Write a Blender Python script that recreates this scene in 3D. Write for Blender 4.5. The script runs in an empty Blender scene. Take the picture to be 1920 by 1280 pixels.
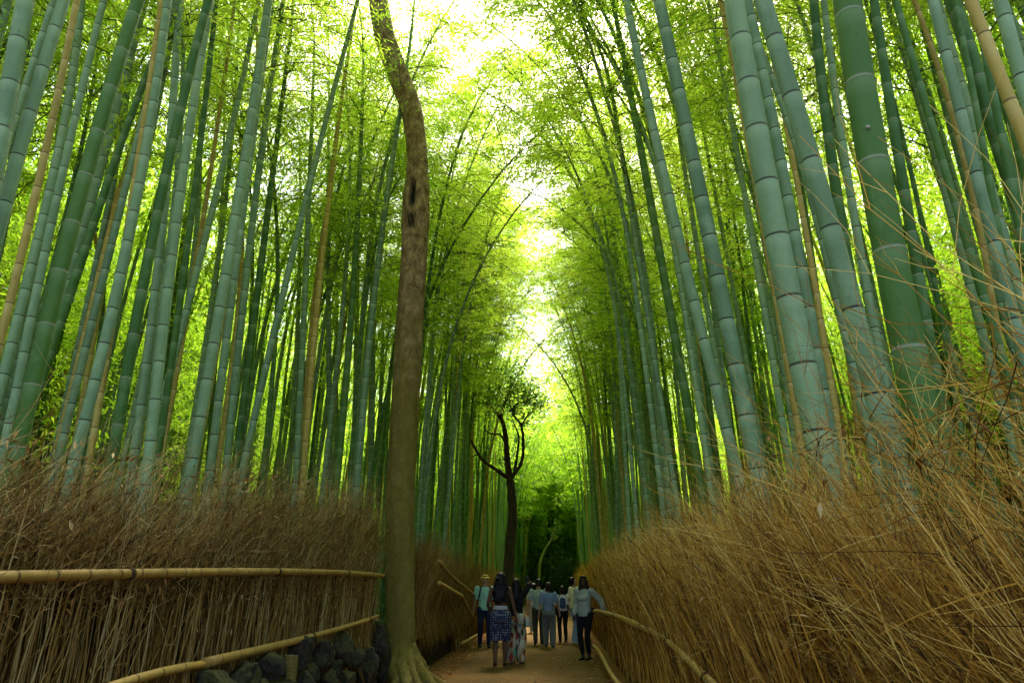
import bpy, bmesh, math, random
import numpy as np
from mathutils import Vector, Matrix, noise
C = bpy.context.scene.collection
S = bpy.context.scene
R = math.radians
rng = np.random.default_rng(7)
random.seed(7)

# ------------------------------------------------------------------ camera, sky, sun, exposure
EYE, PITCH, F = 1.47, math.atan(462 / 1280), 1280.0          # F: focal length in pixels of the 1920 wide photograph
cam = bpy.data.objects.new('camera', bpy.data.cameras.new('camera')); C.objects.link(cam)
cam.location = (0, 0, EYE); cam.rotation_euler = (R(90) + PITCH, 0, 0)
cam.data.sensor_width = 36; cam.data.lens = 24; cam.data.clip_start = 0.05; cam.data.clip_end = 2000
S.camera = cam
SUN_EL, SUN_AZ = R(54), R(8)                                # azimuth from +Y (down the path) towards +X
w = bpy.data.worlds.new('World'); S.world = w; w.use_nodes = True
nt = w.node_tree; sky = nt.nodes.new('ShaderNodeTexSky'); sky.sky_type = 'NISHITA'; sky.sun_disc = False
sky.sun_elevation = SUN_EL; sky.sun_rotation = SUN_AZ; sky.air_density = 1.0; sky.dust_density = 4.0; sky.ozone_density = 0.6
bg = nt.nodes['Background']; bg.inputs['Strength'].default_value = 0.15; nt.links.new(sky.outputs[0], bg.inputs[0])
sl = bpy.data.lights.new('sun', 'SUN'); sl.energy = 4.0; sl.angle = R(9); sl.color = (1, .95, .84)
sun = bpy.data.objects.new('sun', sl); C.objects.link(sun); sun.location = (10, 40, 60)
sd = Vector((math.sin(SUN_AZ) * math.cos(SUN_EL), math.cos(SUN_AZ) * math.cos(SUN_EL), math.sin(SUN_EL)))
sun.rotation_euler = sd.to_track_quat('Z', 'Y').to_euler()
S.view_settings.view_transform = 'Standard'; S.view_settings.look = 'None'
S.view_settings.exposure = 2.25; S.view_settings.gamma = 1
S.render.engine = 'CYCLES'
S.cycles.max_bounces = 9; S.cycles.diffuse_bounces = 6; S.cycles.glossy_bounces = 2
S.cycles.transmission_bounces = 6; S.cycles.transparent_max_bounces = 4; S.cycles.use_denoising = True
S.cycles.caustics_reflective = False; S.cycles.caustics_refractive = False
S.cycles.use_adaptive_sampling = True; S.cycles.adaptive_threshold = 0.02

cP, sP = math.cos(PITCH), math.sin(PITCH)
def at(px, py, Y):
    """the point at distance Y down the path that the photograph shows at (px, py)"""
    v = -(py - 640) / F
    z = Y * (v * cP + sP) / (cP - v * sP)
    return np.array([(px - 960) / F * (Y * cP + z * sP), Y, z + EYE])
def pc(Y): return .045 * Y + .0003 * Y * Y                     # sideways drift of the path
def LF(Y): return -2.75 + pc(Y)                               # reed fence beside the stones
def FL(Y): return -2.35 + pc(Y)                               # brush fence beyond the tree
def RF(Y): return np.interp(Y, [-3, 3, 5, 7, 10, 15, 20, 30, 62, 110], [.75, 1.17, 1.38, 1.58, 1.76, 2.0, 2.35, 3.0, 5.3, 9.9])

# ------------------------------------------------------------------ mesh helpers
class MB:
    """collects quads / triangles as numpy arrays and links them as one mesh"""
    def __init__(s): s.v = []; s.q = []; s.t = []; s.qm = []; s.tm = []; s.a = []; s.n = 0
    def add(s, v, q=None, t=None, m=0, a=0.0):
        v = np.asarray(v, float).reshape(-1, 3); k = len(v); s.v.append(v)
        s.a.append(np.broadcast_to(np.asarray(a, float), (k,)).copy())
        if q is not None and len(q): q = np.asarray(q).reshape(-1, 4) + s.n; s.q.append(q); s.qm.append(np.full(len(q), m))
        if t is not None and len(t): t = np.asarray(t).reshape(-1, 3) + s.n; s.t.append(t); s.tm.append(np.full(len(t), m))
        s.n += k
    def mesh(s, name, mats, smooth=True):
        me = bpy.data.meshes.new(name); v = np.concatenate(s.v)
        q = np.concatenate(s.q) if s.q else np.zeros((0, 4), int); t = np.concatenate(s.t) if s.t else np.zeros((0, 3), int)
        me.vertices.add(len(v)); me.vertices.foreach_set('co', v.astype(np.float32).ravel())
        me.loops.add(len(q) * 4 + len(t) * 3); me.polygons.add(len(q) + len(t))
        me.loops.foreach_set('vertex_index', np.concatenate([q.ravel(), t.ravel()]).astype(np.int32))
        st = np.concatenate([np.arange(len(q)) * 4, len(q) * 4 + np.arange(len(t)) * 3]).astype(np.int32)
        me.polygons.foreach_set('loop_start', st)
        mi = np.concatenate(s.qm + s.tm).astype(np.int32)
        me.polygons.foreach_set('material_index', mi)
        me.polygons.foreach_set('use_smooth', np.full(len(mi), smooth))
        at_ = me.attributes.new('tint', 'FLOAT', 'POINT'); at_.data.foreach_set('value', np.concatenate(s.a).astype(np.float32))
        for m in mats: me.materials.append(m)
        me.update(calc_edges=True); return me
    def build(s, name, mats, parent=None, smooth=True):
        mats = mats if isinstance(mats, (list, tuple)) else [mats]
        return link(name, s.mesh(name, mats, smooth), parent)
def link(name, me, parent=None, loc=None):
    o = bpy.data.objects.new(name, me); C.objects.link(o)
    if parent is not None: o.parent = parent
    if loc is not None: o.location = loc
    return o
def tag(o, label=None, cat=None, group=None, kind=None):
    if label: o['label'] = label
    if cat: o['category'] = cat
    if group: o['group'] = group
    if kind: o['kind'] = kind
    return o
def empty(name, loc=(0, 0, 0)):
    o = bpy.data.objects.new(name, None); C.objects.link(o); o.location = loc; o.empty_display_size = .2; return o
def nrm(a): return a / np.maximum(np.linalg.norm(a, axis=-1, keepdims=True), 1e-9)

def tubes(P, rad, sides=3, twist=None):
    """P: N x S x 3 centre lines, rad: N x S -> vertices, quads"""
    P = np.asarray(P, float); N, K, _ = P.shape; rad = np.broadcast_to(rad, (N, K))
    T = nrm(np.gradient(P, axis=1))
    d = nrm(P[:, -1] - P[:, 0]); ref = np.where(np.abs(d[:, 2:3]) < .8, [[0, 0, 1.]], [[1., 0, 0]])
    U = nrm(np.cross(T, ref[:, None, :])); V = np.cross(T, U)
    a = np.arange(sides) / sides * 2 * math.pi
    v = P[:, :, None, :] + rad[:, :, None, None] * (np.cos(a)[None, None, :, None] * U[:, :, None, :] + np.sin(a)[None, None, :, None] * V[:, :, None, :])
    i = np.arange(N)[:, None, None] * K * sides + np.arange(K - 1)[None, :, None] * sides + np.arange(sides)[None, None, :]
    j = i - np.arange(sides) + (np.arange(sides) + 1) % sides
    q = np.stack([i, j, j + sides, i + sides], -1).reshape(-1, 4)
    return v.reshape(-1, 3), q
def leaves(B, D, L, W, rg):
    """rhombic leaves: base points, directions, lengths, widths"""
    n = len(B); D = nrm(D)
    up = nrm(np.stack([rg.normal(0, .45, n), rg.normal(0, .45, n), np.ones(n)], 1))
    sd_ = nrm(np.cross(D, up)); nn = np.cross(sd_, D)
    mid = B + D * L[:, None] * .4
    v = np.stack([B, mid + sd_ * W[:, None] / 2 + nn * W[:, None] * .12, B + D * L[:, None] - nn * L[:, None] * .08, mid - sd_ * W[:, None] / 2 + nn * W[:, None] * .12], 1)
    return v.reshape(-1, 3), np.arange(n * 4).reshape(-1, 4)

# ------------------------------------------------------------------ materials
def mat(name, rough=.8, spec=.25):
    m = bpy.data.materials.new(name); m.use_nodes = True
    b = m.node_tree.nodes['Principled BSDF']; b.inputs['Roughness'].default_value = rough; b.inputs['Specular IOR Level'].default_value = spec
    return m, m.node_tree, b
def N(nt, t, **kw):
    n = nt.nodes.new('ShaderNode' + t)
    for k, v in kw.items():
        if k in n.inputs.keys(): n.inputs[k].default_value = v
        else: setattr(n, k, v)
    return n
def ramp(nt, fac, stops):
    r = nt.nodes.new('ShaderNodeValToRGB'); e = r.color_ramp.elements
    while len(e) < len(stops): e.new(.5)
    for x, (p, c) in zip(e, stops): x.position = p; x.color = (*c, 1)
    nt.links.new(fac, r.inputs[0]); return r.outputs[0]
def mix(nt, f, a, b, mode='MIX'):
    n = nt.nodes.new('ShaderNodeMix'); n.data_type = 'RGBA'; n.blend_type = mode
    for s, x in ((n.inputs[0], f), (n.inputs[6], a), (n.inputs[7], b)):
        if hasattr(x, 'links'): nt.links.new(x, s)
        else: s.default_value = x if s.type == 'VALUE' else (*x, 1)
    return n.outputs[2]
def noise_tex(nt, scale, detail=4, coord=None, stretch=None, rough=.55):
    tc = N(nt, 'TexCoord'); v = tc.outputs['Object']
    if stretch:
        mp = N(nt, 'Mapping'); mp.inputs['Scale'].default_value = stretch; nt.links.new(v, mp.inputs[0]); v = mp.outputs[0]
    n = N(nt, 'TexNoise', Scale=scale, Detail=detail, Roughness=rough); nt.links.new(v, n.inputs['Vector']); return n.outputs[0]
def bump(nt, b, h, dist=.01, strength=.6):
    n = N(nt, 'Bump', Strength=strength, Distance=dist); nt.links.new(h, n.inputs['Height']); nt.links.new(n.outputs[0], b.inputs['Normal'])

def culm_mat(name, lo, hi, ring, spec=.35):
    """stalk: streaked colour, tint attribute 0..1 = node ring, 2 = pale bloom below a ring"""
    m, t, b = mat(name, .58, spec * .6)
    oi = N(t, 'ObjectInfo'); st = noise_tex(t, 9, 5, stretch=(1, 1, .12)); bl = noise_tex(t, 2.2, 4, stretch=(1, 1, .4))
    ad = N(t, 'Math', operation='ADD'); t.links.new(st, ad.inputs[0]); t.links.new(bl, ad.inputs[1])
    ml = N(t, 'Math', operation='MULTIPLY_ADD'); t.links.new(oi.outputs['Random'], ml.inputs[0]); ml.inputs[1].default_value = .5; t.links.new(ad.outputs[0], ml.inputs[2])
    hf = N(t, 'MapRange'); hf.inputs[1].default_value = .88; hf.inputs[2].default_value = 1.62; t.links.new(ml.outputs[0], hf.inputs[0])
    col = mix(t, hf.outputs[0], lo, hi)
    sp = noise_tex(t, 30, 3); col = mix(t, ramp(t, sp, [(.62, (0, 0, 0)), (.72, (.35, .35, .35))]), col, tuple(x * .45 for x in lo))
    pt = noise_tex(t, 4.5, 7, stretch=(1, 1, .6), rough=.7); col = mix(t, ramp(t, pt, [(.54, (0, 0, 0)), (.66, (.45, .45, .45))]), col, tuple(min(.6, x * 1.15 + .05) for x in hi))
    at_ = N(t, 'Attribute', attribute_name='tint')
    r1 = N(t, 'MapRange'); t.links.new(at_.outputs['Fac'], r1.inputs[0])
    col2 = mix(t, r1.outputs[0], col, ring)
    gt = N(t, 'MapRange'); gt.inputs[1].default_value = -1; gt.inputs[2].default_value = 0; gt.inputs[3].default_value = .75; gt.inputs[4].default_value = 0; t.links.new(at_.outputs['Fac'], gt.inputs[0])
    col3 = mix(t, gt.outputs[0], col2, tuple(min(.7, x * 1.3 + .09) for x in hi))
    t.links.new(col3, b.inputs['Base Color']); bump(t, b, st, .004, .25); return m
M = {}
M['teal'] = culm_mat('bamboo_bloom_green', (.112, .20, .088), (.232, .355, .162), (.04, .03, .016))
M['green'] = culm_mat('bamboo_deep_green', (.035, .105, .015), (.085, .18, .03), (.22, .24, .13))
M['tan'] = culm_mat('bamboo_dry_tan', (.32, .23, .038), (.48, .365, .082), (.12, .08, .03))
M['scar'] = mat('pale_scar')[0]; M['scar'].node_tree.nodes['Principled BSDF'].inputs['Base Color'].default_value = (.30, .31, .2, 1)
M['rail'] = culm_mat('cut_bamboo_pole', (.29, .17, .034), (.45, .285, .065), (.10, .05, .02))

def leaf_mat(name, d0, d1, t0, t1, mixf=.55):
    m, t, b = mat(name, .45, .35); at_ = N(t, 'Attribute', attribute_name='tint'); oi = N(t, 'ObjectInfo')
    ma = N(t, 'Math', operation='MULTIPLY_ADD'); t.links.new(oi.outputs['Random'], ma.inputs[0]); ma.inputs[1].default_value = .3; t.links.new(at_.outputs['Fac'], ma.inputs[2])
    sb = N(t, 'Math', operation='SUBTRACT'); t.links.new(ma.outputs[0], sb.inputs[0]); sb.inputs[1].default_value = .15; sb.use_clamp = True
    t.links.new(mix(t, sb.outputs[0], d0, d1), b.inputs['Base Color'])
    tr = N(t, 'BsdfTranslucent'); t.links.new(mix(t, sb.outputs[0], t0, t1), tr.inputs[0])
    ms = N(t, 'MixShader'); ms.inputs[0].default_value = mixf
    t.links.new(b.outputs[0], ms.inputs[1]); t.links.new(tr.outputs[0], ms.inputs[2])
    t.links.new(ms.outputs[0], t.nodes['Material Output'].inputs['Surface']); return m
M['leaf'] = leaf_mat('bamboo_leaf', (.055, .12, .008), (.12, .20, .012), (.37, .64, .024), (.71, .85, .075), .70)
M['broad'] = leaf_mat('broad_leaf', (.02, .055, .012), (.05, .11, .02), (.06, .18, .02), (.2, .36, .03), .4)
M['outer'] = leaf_mat('shaded_bamboo_leaf', (.04, .085, .008), (.08, .14, .012), (.12, .26, .008), (.28, .44, .02), .5)  # bamboo leaf with shade put into its colour, dims gaps in the outer grove
M['mid_broad'] = leaf_mat('camellia_leaf', (.04, .09, .02), (.10, .18, .05), (.08, .24, .02), (.28, .48, .05), .45)
M['woods'] = leaf_mat('woods_leaf', (.03, .07, .008), (.07, .13, .015), (.07, .17, .01), (.2, .34, .02), .35)
M['dark_broad'] = leaf_mat('evergreen_leaf', (.012, .035, .012), (.035, .075, .02), (.02, .07, .01), (.08, .2, .02), .3)

def tint_mat(name, stops, rough=.85, spec=.15):
    m, t, b = mat(name, rough, spec); at_ = N(t, 'Attribute', attribute_name='tint')
    t.links.new(ramp(t, at_.outputs['Fac'], stops), b.inputs['Base Color']); return m
M['twig'] = tint_mat('dry_brushwood', [(0, (.055, .022, .004)), (.35, (.29, .128, .012)), (.72, (.56, .29, .033)), (1, (.74, .50, .12))])
M['reed'] = tint_mat('dry_reed', [(0, (.03, .015, .003)), (.4, (.155, .080, .012)), (.75, (.34, .20, .040)), (1, (.52, .39, .14))])
M['branch'] = tint_mat('green_twig', [(0, (.06, .08, .03)), (1, (.12, .16, .06))])
M['dead_leaf'] = tint_mat('dry_leaf', [(0, (.16, .07, .015)), (.6, (.32, .16, .04)), (1, (.5, .36, .15))])

def ground_mat(name, a, b_, c, scale):
    m, t, b = mat(name, .95, .1); n1 = noise_tex(t, scale, 8, rough=.7); n2 = noise_tex(t, scale * 14, 5)
    col = mix(t, ramp(t, n2, [(.35, (0, 0, 0)), (.7, (1, 1, 1))]), ramp(t, n1, [(.3, a), (.5, b_), (.75, c)]), a)
    t.links.new(mix(t, .5, ramp(t, n1, [(.3, a), (.5, b_), (.75, c)]), col), b.inputs['Base Color']); bump(t, b, n2, .02, .6); return m
M['floor'] = ground_mat('forest_floor', (.05, .03, .012), (.10, .06, .02), (.17, .10, .035), .9)
M['soil'] = ground_mat('leaf_strewn_soil', (.12, .052, .012), (.21, .095, .02), (.30, .15, .035), 1.6)
M['path'] = ground_mat('worn_path', (.10, .055, .015), (.15, .083, .023), (.20, .118, .035), .7)
def stone_mat():
    m, t, b = mat('mossy_stone', .9, .2); n1 = noise_tex(t, 3, 6); n2 = noise_tex(t, 24, 6)
    st = ramp(t, n2, [(.3, (.012, .0105, .006)), (.7, (.062, .054, .034))])
    g = N(t, 'NewGeometry'); sx = N(t, 'SeparateXYZ'); t.links.new(g.outputs['Normal'], sx.inputs[0])
    ad = N(t, 'Math', operation='MULTIPLY_ADD'); t.links.new(sx.outputs[2], ad.inputs[0]); ad.inputs[1].default_value = .3; t.links.new(n1, ad.inputs[2])
    t.links.new(mix(t, ramp(t, ad.outputs[0], [(.52, (0, 0, 0)), (.8, (.8, .8, .8))]), st, mix(t, n2, (.02, .028, .004), (.075, .08, .012))), b.inputs['Base Color']); bump(t, b, n2, .03, .8); return m
M['stone'] = stone_mat()
def bark_mat(name, lo, hi, moss, mz0, mz1, scar=False):
    m, t, b = mat(name, .9, .15); n1 = noise_tex(t, 7, 9, stretch=(1, 1, .6), rough=.75); n2 = noise_tex(t, 1.3, 5); n3 = noise_tex(t, 22, 6, stretch=(1, 1, 1.8))
    col = ramp(t, n1, [(.36, lo), (.5, tuple((x + y) / 2 for x, y in zip(lo, hi))), (.58, hi), (.68, tuple(min(1, x * 1.5) for x in hi))])
    tc = N(t, 'TexCoord'); sx = N(t, 'SeparateXYZ'); t.links.new(tc.outputs['Object'], sx.inputs[0])
    mr = N(t, 'MapRange'); mr.inputs[1].default_value = mz0; mr.inputs[2].default_value = mz1; mr.inputs[3].default_value = .85; mr.inputs[4].default_value = -.2; mr.clamp = True
    t.links.new(sx.outputs[2], mr.inputs[0]); ad = N(t, 'Math', operation='ADD'); t.links.new(mr.outputs[0], ad.inputs[0]); t.links.new(n2, ad.inputs[1])
    col = mix(t, ramp(t, ad.outputs[0], [(.55, (0, 0, 0)), (1.0, (.8, .8, .8))]), col, mix(t, n3, tuple(x * .5 for x in moss), tuple(x * 1.4 for x in moss)))
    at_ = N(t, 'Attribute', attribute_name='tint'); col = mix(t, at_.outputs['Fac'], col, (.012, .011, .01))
    t.links.new(col, b.inputs['Base Color']); bump(t, b, n3, .035, .7); return m
M['bark'] = bark_mat('mossy_bark', (.11, .064, .03), (.36, .25, .13), (.17, .135, .016), 3.0, 8.5)
M['dark_bark'] = bark_mat('dark_bark', (.028, .02, .013), (.075, .055, .034), (.04, .045, .012), 0, 4)
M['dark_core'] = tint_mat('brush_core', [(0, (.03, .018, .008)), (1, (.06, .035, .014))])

# ------------------------------------------------------------------ ground and path
def sheet(name, pts_l, pts_r, z, m, kind='structure'):
    mb = MB(); n = len(pts_l); v = []
    K = 6
    for i in range(n):
        for k in range(K + 1):
            f = k / K; x = pts_l[i][0] * (1 - f) + pts_r[i][0] * f; y = pts_l[i][1] * (1 - f) + pts_r[i][1] * f
            v.append((x, y, z))
    q = [(i * (K + 1) + k, i * (K + 1) + k + 1, (i + 1) * (K + 1) + k + 1, (i + 1) * (K + 1) + k) for i in range(n - 1) for k in range(K)]
    mb.add(v, q); return tag(mb.build(name, m), kind=kind)
mb = MB(); mb.add([(-400, -400, 0), (400, -400, 0), (400, 400, 0), (-400, 400, 0)], [(0, 1, 2, 3)])
tag(mb.build('ground', M['floor']), kind='structure')
ys = np.linspace(-12, 75, 120)
sheet('soil_verge', [(-2.4 + pc(y), y) for y in ys], [(RF(y) + .1, y) for y in ys], .004, M['soil'])
jit = lambda y, k: .06 * math.sin(y * 1.9 + k) + .04 * math.sin(y * 4.3 + 2 * k)
sheet('path', [(-1.66 + pc(y) + jit(y, 0) - .2 * max(0, 1 - abs(y - 20) / 8), y) for y in ys], [(RF(y) - .32 + jit(y, 2), y) for y in ys], .008, M['path'])
# earth bank behind the stones
mb = MB(); v = []; ysb = np.linspace(-10, 13.6, 40); prof = [(.05, -.05), (-.05, .25), (-.4, .42), (-3, .5), (-9, .35), (-12, -.05)]
for y in ysb:
    e = min(1, max(0, (13.6 - y) / 1.5))
    for dx, dz in prof: v.append((LF(y) + dx, y, dz * e - .01))
nP = len(prof); mb.add(v, [(i * nP + k, i * nP + k + 1, (i + 1) * nP + k + 1, (i + 1) * nP + k) for i in range(len(ysb) - 1) for k in range(nP - 1)])
tag(mb.build('earth_bank', M['floor']), kind='structure')

# ------------------------------------------------------------------ bamboo
def culm_mesh(name, ax, H, r0, m, sides=10, node=.34, rg=rng, white=False, taper=1.0):
    hs = []; h = -.15; i = 0
    nodes = []
    h = .12
    while h < H * .97: nodes.append(h); h += node * (.72 + .28 * min(1, h / 2.0)) * (1.15 - .45 * (h / H)) * rg.uniform(.94, 1.06)
    rows = [(-.2, 1.0, 0)]
    prev = -.2
    for h in nodes:
        g = r0 * .12 + .004
        if h - prev > .15: rows.append((h - min(.11, (h - prev) * .4), 1.0, 0))
        rows += [(h - .016 - g, 1.0, -.5), (h - g * .7, 1.03, -.6), (h - g * .2, 1.055, 1), (h + g * .45, .985, 1), (h + g * 1.2, 1.0, 0)]; prev = h
    rows.append((H, 1.0, 0)); rows = np.array(rows)
    hh = rows[:, 0]; t = np.clip(hh / H, 0, 1)
    rad = r0 * rows[:, 1] * np.interp(t, [0, .3, .55, .8, 1], [1.0, .97, .82, .42, .06]) ** taper
    P = ax(hh)[None]
    v, q = tubes(P, rad[None], sides); mb = MB(); mb.add(v, q, a=np.repeat(rows[:, 2], sides)); return mb.mesh(name, [m])
def foliage_mesh(name, ax, H, h0, rg, nb=46, ns=8, nl=11, ll=.108, lw=.0215, reach=1.5, m=None):
    u = rg.random(nb) ** .8; h = h0 + (H * .995 - h0) * u; t = (h - h0) / (H - h0)
    st = ax(h); az = rg.uniform(0, 2 * math.pi, nb); out = np.stack([np.cos(az), np.sin(az), np.zeros(nb)], 1)
    L = reach * (.45 + .75 * np.sin(np.pi * np.clip(.15 + .8 * t, 0, 1))) * rg.uniform(.7, 1.2, nb)
    def pt(s): return st[:, None] + out[:, None] * (L[:, None] * s)[..., None] + np.array([0, 0, 1.]) * (L[:, None] * (.62 * s - .62 * s * s))[..., None]
    s5 = np.broadcast_to(np.linspace(0, 1, 5), (nb, 5))
    mb = MB(); v, q = tubes(pt(s5), np.broadcast_to(np.linspace(.011, .003, 5), (nb, 5)), 3); mb.add(v, q, m=1, a=.5)
    s = rg.uniform(.2, 1.0, (nb, ns)); sp = pt(s)
    side = np.stack([-out[:, 1], out[:, 0], np.zeros(nb)], 1)
    off = rg.normal(0, 1, (nb, ns)) * (.13 + .22 * s) * L[:, None] * .6
    sp = sp + side[:, None] * off[..., None] + np.array([0, 0, 1.]) * rg.normal(-.08, .09, (nb, ns))[..., None]
    # fine twigs from the branch to each spray
    root = pt(np.maximum(s - .18, 0)); mid = (root + sp) / 2 + np.array([0, 0, .05])
    v, q = tubes(np.stack([root, mid, sp], 2).reshape(-1, 3, 3), .0025, 3); mb.add(v, q, m=1, a=.7)
    B = np.repeat(sp.reshape(-1, 3), nl, 0); n = len(B)
    B = B + rg.normal(0, 1, (n, 3)) * np.array([.1, .1, .032]) * (ll / .108)
    D = np.repeat(np.repeat(out, ns, 0), nl, 0) * .7 + rg.normal(0, 1, (n, 3)) * np.array([.7, .7, .3]) + np.array([0, 0, -.35])
    l = ll * rg.uniform(.65, 1.25, n); v, q = leaves(B, D, l, l * lw / ll * rg.uniform(.85, 1.2, n), rg)
    tn = np.repeat(np.clip(rg.normal(.5, .3, nb * ns), 0, 1), nl) + rg.normal(0, .1, n)
    mb.add(v, q, m=0, a=np.repeat(np.clip(tn, 0, 1), 4)); return mb.mesh(name, [m or M['leaf'], M['branch']], False)

def hero_axis(pts, Y, H, arch):
    """stem through the measured points in the plane at distance Y, extended to the ground and over the path"""
    P = np.array([at(px, py, Y) for px, py in pts]); P = P[np.argsort(P[:, 2])]
    z = P[:, 2]; zt = z[-1]
    dg = 2 if (len(pts) > 2 and zt - z[0] > 2.0) else 1
    cf = np.polyfit(z, P[:, 0], dg)
    if dg == 2: cf[0] = np.clip(cf[0], -.035, .035)
    if dg == 2: b_ = np.polyfit(z, P[:, 0] - cf[0] * z * z, 1); cf[1:] = b_
    fx = lambda zz: np.polyval(cf, zz); z0 = z[0]; dz0 = np.polyval(np.polyder(cf), z0); dzt = np.polyval(np.polyder(cf), zt)
    def ax(h):
        h = np.asarray(h, float); x = fx(np.clip(h, z0, zt)) + np.minimum(h - z0, 0) * dz0 * .7 + np.maximum(h - zt, 0) * dzt
        up = np.clip(h / H, 0, 1.01); zt_ = min(.82, max(.55, zt / H)); e = np.clip((up - zt_) / (1 - zt_), 0, 1)
        x = x + arch * e ** 2
        return np.stack([x, Y + .25 * np.sin(h * .25 + Y) * 0 + 0 * h, h - .5 * abs(arch) * e ** 3], -1)
    return ax, P
COLNAME = {'teal': 'pale blue-green', 'green': 'deep green', 'tan': 'dry tan'}
def hero(pts, wpx, col, off, side, label, group=None):
    pb = pts[-1][0]; k = (pb - 960) * .000738
    if side > 0:
        Y = 4.0
        for _ in range(40): Y = .5 * Y + .5 * (RF(Y) + .28 + off) / k
    else:
        Y = 6.0
        for _ in range(60): Y = .5 * Y + .5 * (3.05 + off - pc(Y)) / -k if Y < 90 else 20
    H = rng.uniform(14.5, 17.5); ax, P = hero_axis(pts, Y, H, -side * (rng.uniform(1.6, 3.4) if not (side < 0 and pb > 440) else -.4))
    mid = P[len(P) // 2]; dep = Y * cP + (mid[2] - EYE) * sP; d = wpx * dep / F
    b = ax(np.array([0.]))[0]; root = empty('bamboo', (b[0], b[1], 0))
    tag(root, label, 'bamboo', group)
    axl = lambda h: ax(h) - np.array([b[0], b[1], 0])
    link('culm', culm_mesh('culm', axl, H, d / 2, M[col], 16 if Y < 8 else 10, node=.38 if d > .09 else .3, white=(col == 'green')), root)
    if col != 'tan': link('foliage', foliage_mesh('foliage', axl, H, H * rng.uniform(.56, .68), np.random.default_rng(int(pb * 7 + Y * 100)), nb=34, ns=8, nl=12), root)
    return root, Y, d
LEFT = 'behind the two-railed reed fence'; RIGHT = 'behind the shaggy brush fence'
ORD = 'first second third fourth fifth sixth seventh eighth ninth tenth eleventh twelfth thirteenth fourteenth fifteenth sixteenth seventeenth eighteenth nineteenth twentieth'.split()
ORD += ['twenty-' + o for o in ORD[:9]] + ['thirtieth'] + ['thirty-' + o for o in ORD[:9]]
hL = [  # points from top to base, width in the photograph, colour, extra distance behind the fence, own label
 ([(47, 0), (20, 165), (-4, 280)], 32, 'teal', -.1, 'thick blue-green bamboo cut by the picture edge above the end of the reed fence'),
 ([(100, 0), (65, 115), (10, 280)], 13, 'teal', .6, None),
 ([(120, 0), (75, 150), (35, 285), (-25, 520)], 23, 'teal', .1, 'stout blue-green bamboo leaning beside the tan stalk at the fence end'),
 ([(140, 25), (110, 160), (75, 340), (30, 515), (5, 620)], 14, 'tan', .3, 'straw-tan dead bamboo leaning outermost behind the two-railed reed fence'),
 ([(195, 0), (150, 175), (115, 350), (70, 530), (30, 740)], 15, 'teal', 1.0, None),
 ([(260, 0), (200, 180), (155, 350), (113, 520), (74, 656), (40, 812)], 27, 'green', .1, 'thickest green bamboo behind the reed fence, slanting near the fence end'),
 ([(165, 0), (185, 100), (200, 250), (195, 450), (190, 625)], 7, 'green', 4, None),
 ([(315, 0), (295, 140), (270, 275), (255, 400), (200, 625), (150, 820)], 18, 'teal', .4, 'blue-green bamboo with a sharp lean crossing the reddish dead stalk'),
 ([(335, 0), (325, 200), (310, 400), (290, 520), (254, 850)], 16, 'teal', .6, None),
 ([(295, 50), (270, 240), (240, 400), (203, 656), (168, 860)], 11, 'tan', .7, 'slim reddish tan dead bamboo behind the reed fence, between green stalks'),
 ([(390, 0), (360, 125), (325, 260), (300, 390), (270, 523), (242, 656), (215, 850)], 19, 'green', .2, 'bright green bamboo ringed with white nodes behind the reed fence'),
 ([(395, 0), (365, 175), (345, 325), (316, 520), (291, 750), (281, 844)], 18, 'teal', .4, 'palest grey-green bamboo with dark rings standing by the white-ringed stalk'),
 ([(405, 0), (385, 200), (360, 400), (340, 540), (324, 656), (300, 832)], 12, 'green', .9, None),
 ([(440, 0), (420, 160), (385, 375), (360, 540), (320, 760)], 9, 'tan', 1.6, 'thin bare tan bamboo slanting high through the middle of the reed fence grove'),
 ([(505, 0), (477, 165), (450, 350), (426, 520), (398, 656), (363, 844)], 19, 'teal', .3, None),
 ([(512, 0), (492, 120), (468, 320), (440, 508), (422, 656), (398, 852)], 14, 'teal', .6, None),
 ([(530, 0), (500, 250), (458, 500), (443, 695), (427, 870)], 14, 'teal', 1.0, None),
 ([(540, 100), (510, 350), (485, 520), (466, 676), (443, 870)], 14, 'green', 1.4, None),
 ([(672, 0), (625, 165), (580, 350), (540, 525), (490, 715), (458, 870)], 12, 'teal', .7, 'long slanting bamboo that crosses the other stalks toward the tall tree'),
 ([(545, 0), (565, 150), (566, 300), (552, 500), (548, 850)], 9, 'teal', 2.4, None),
 ([(590, 60), (584, 280), (572, 500), (568, 656), (556, 870)], 12, 'teal', 1.0, None),
 ([(660, 50), (630, 280), (603, 500), (587, 617), (570, 890)], 12, 'tan', .9, 'greenish tan bamboo leaning among the blue-green stalks near the tall tree'),
 ([(618, 100), (615, 450), (617, 695), (620, 890)], 10, 'teal', 1.2, None),
 ([(640, 150), (632, 500), (630, 880)], 9, 'teal', 2.2, None),
 ([(682, 50), (675, 300), (665, 500), (654, 656), (630, 910)], 13, 'green', .6, None),
 ([(672, 200), (670, 500), (664, 890)], 10, 'teal', 1.5, None),
 ([(750, 210), (725, 375), (708, 500), (691, 656), (669, 914)], 13, 'teal', .2, 'palest shining blue-green bamboo leaning close beside the tall mossy trunk'),
 ([(690, 250), (696, 500), (700, 695), (694, 900)], 11, 'teal', 1.0, None),
 ([(730, 300), (724, 500), (712, 734), (710, 930)], 8, 'teal', 1.9, None),
]
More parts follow.
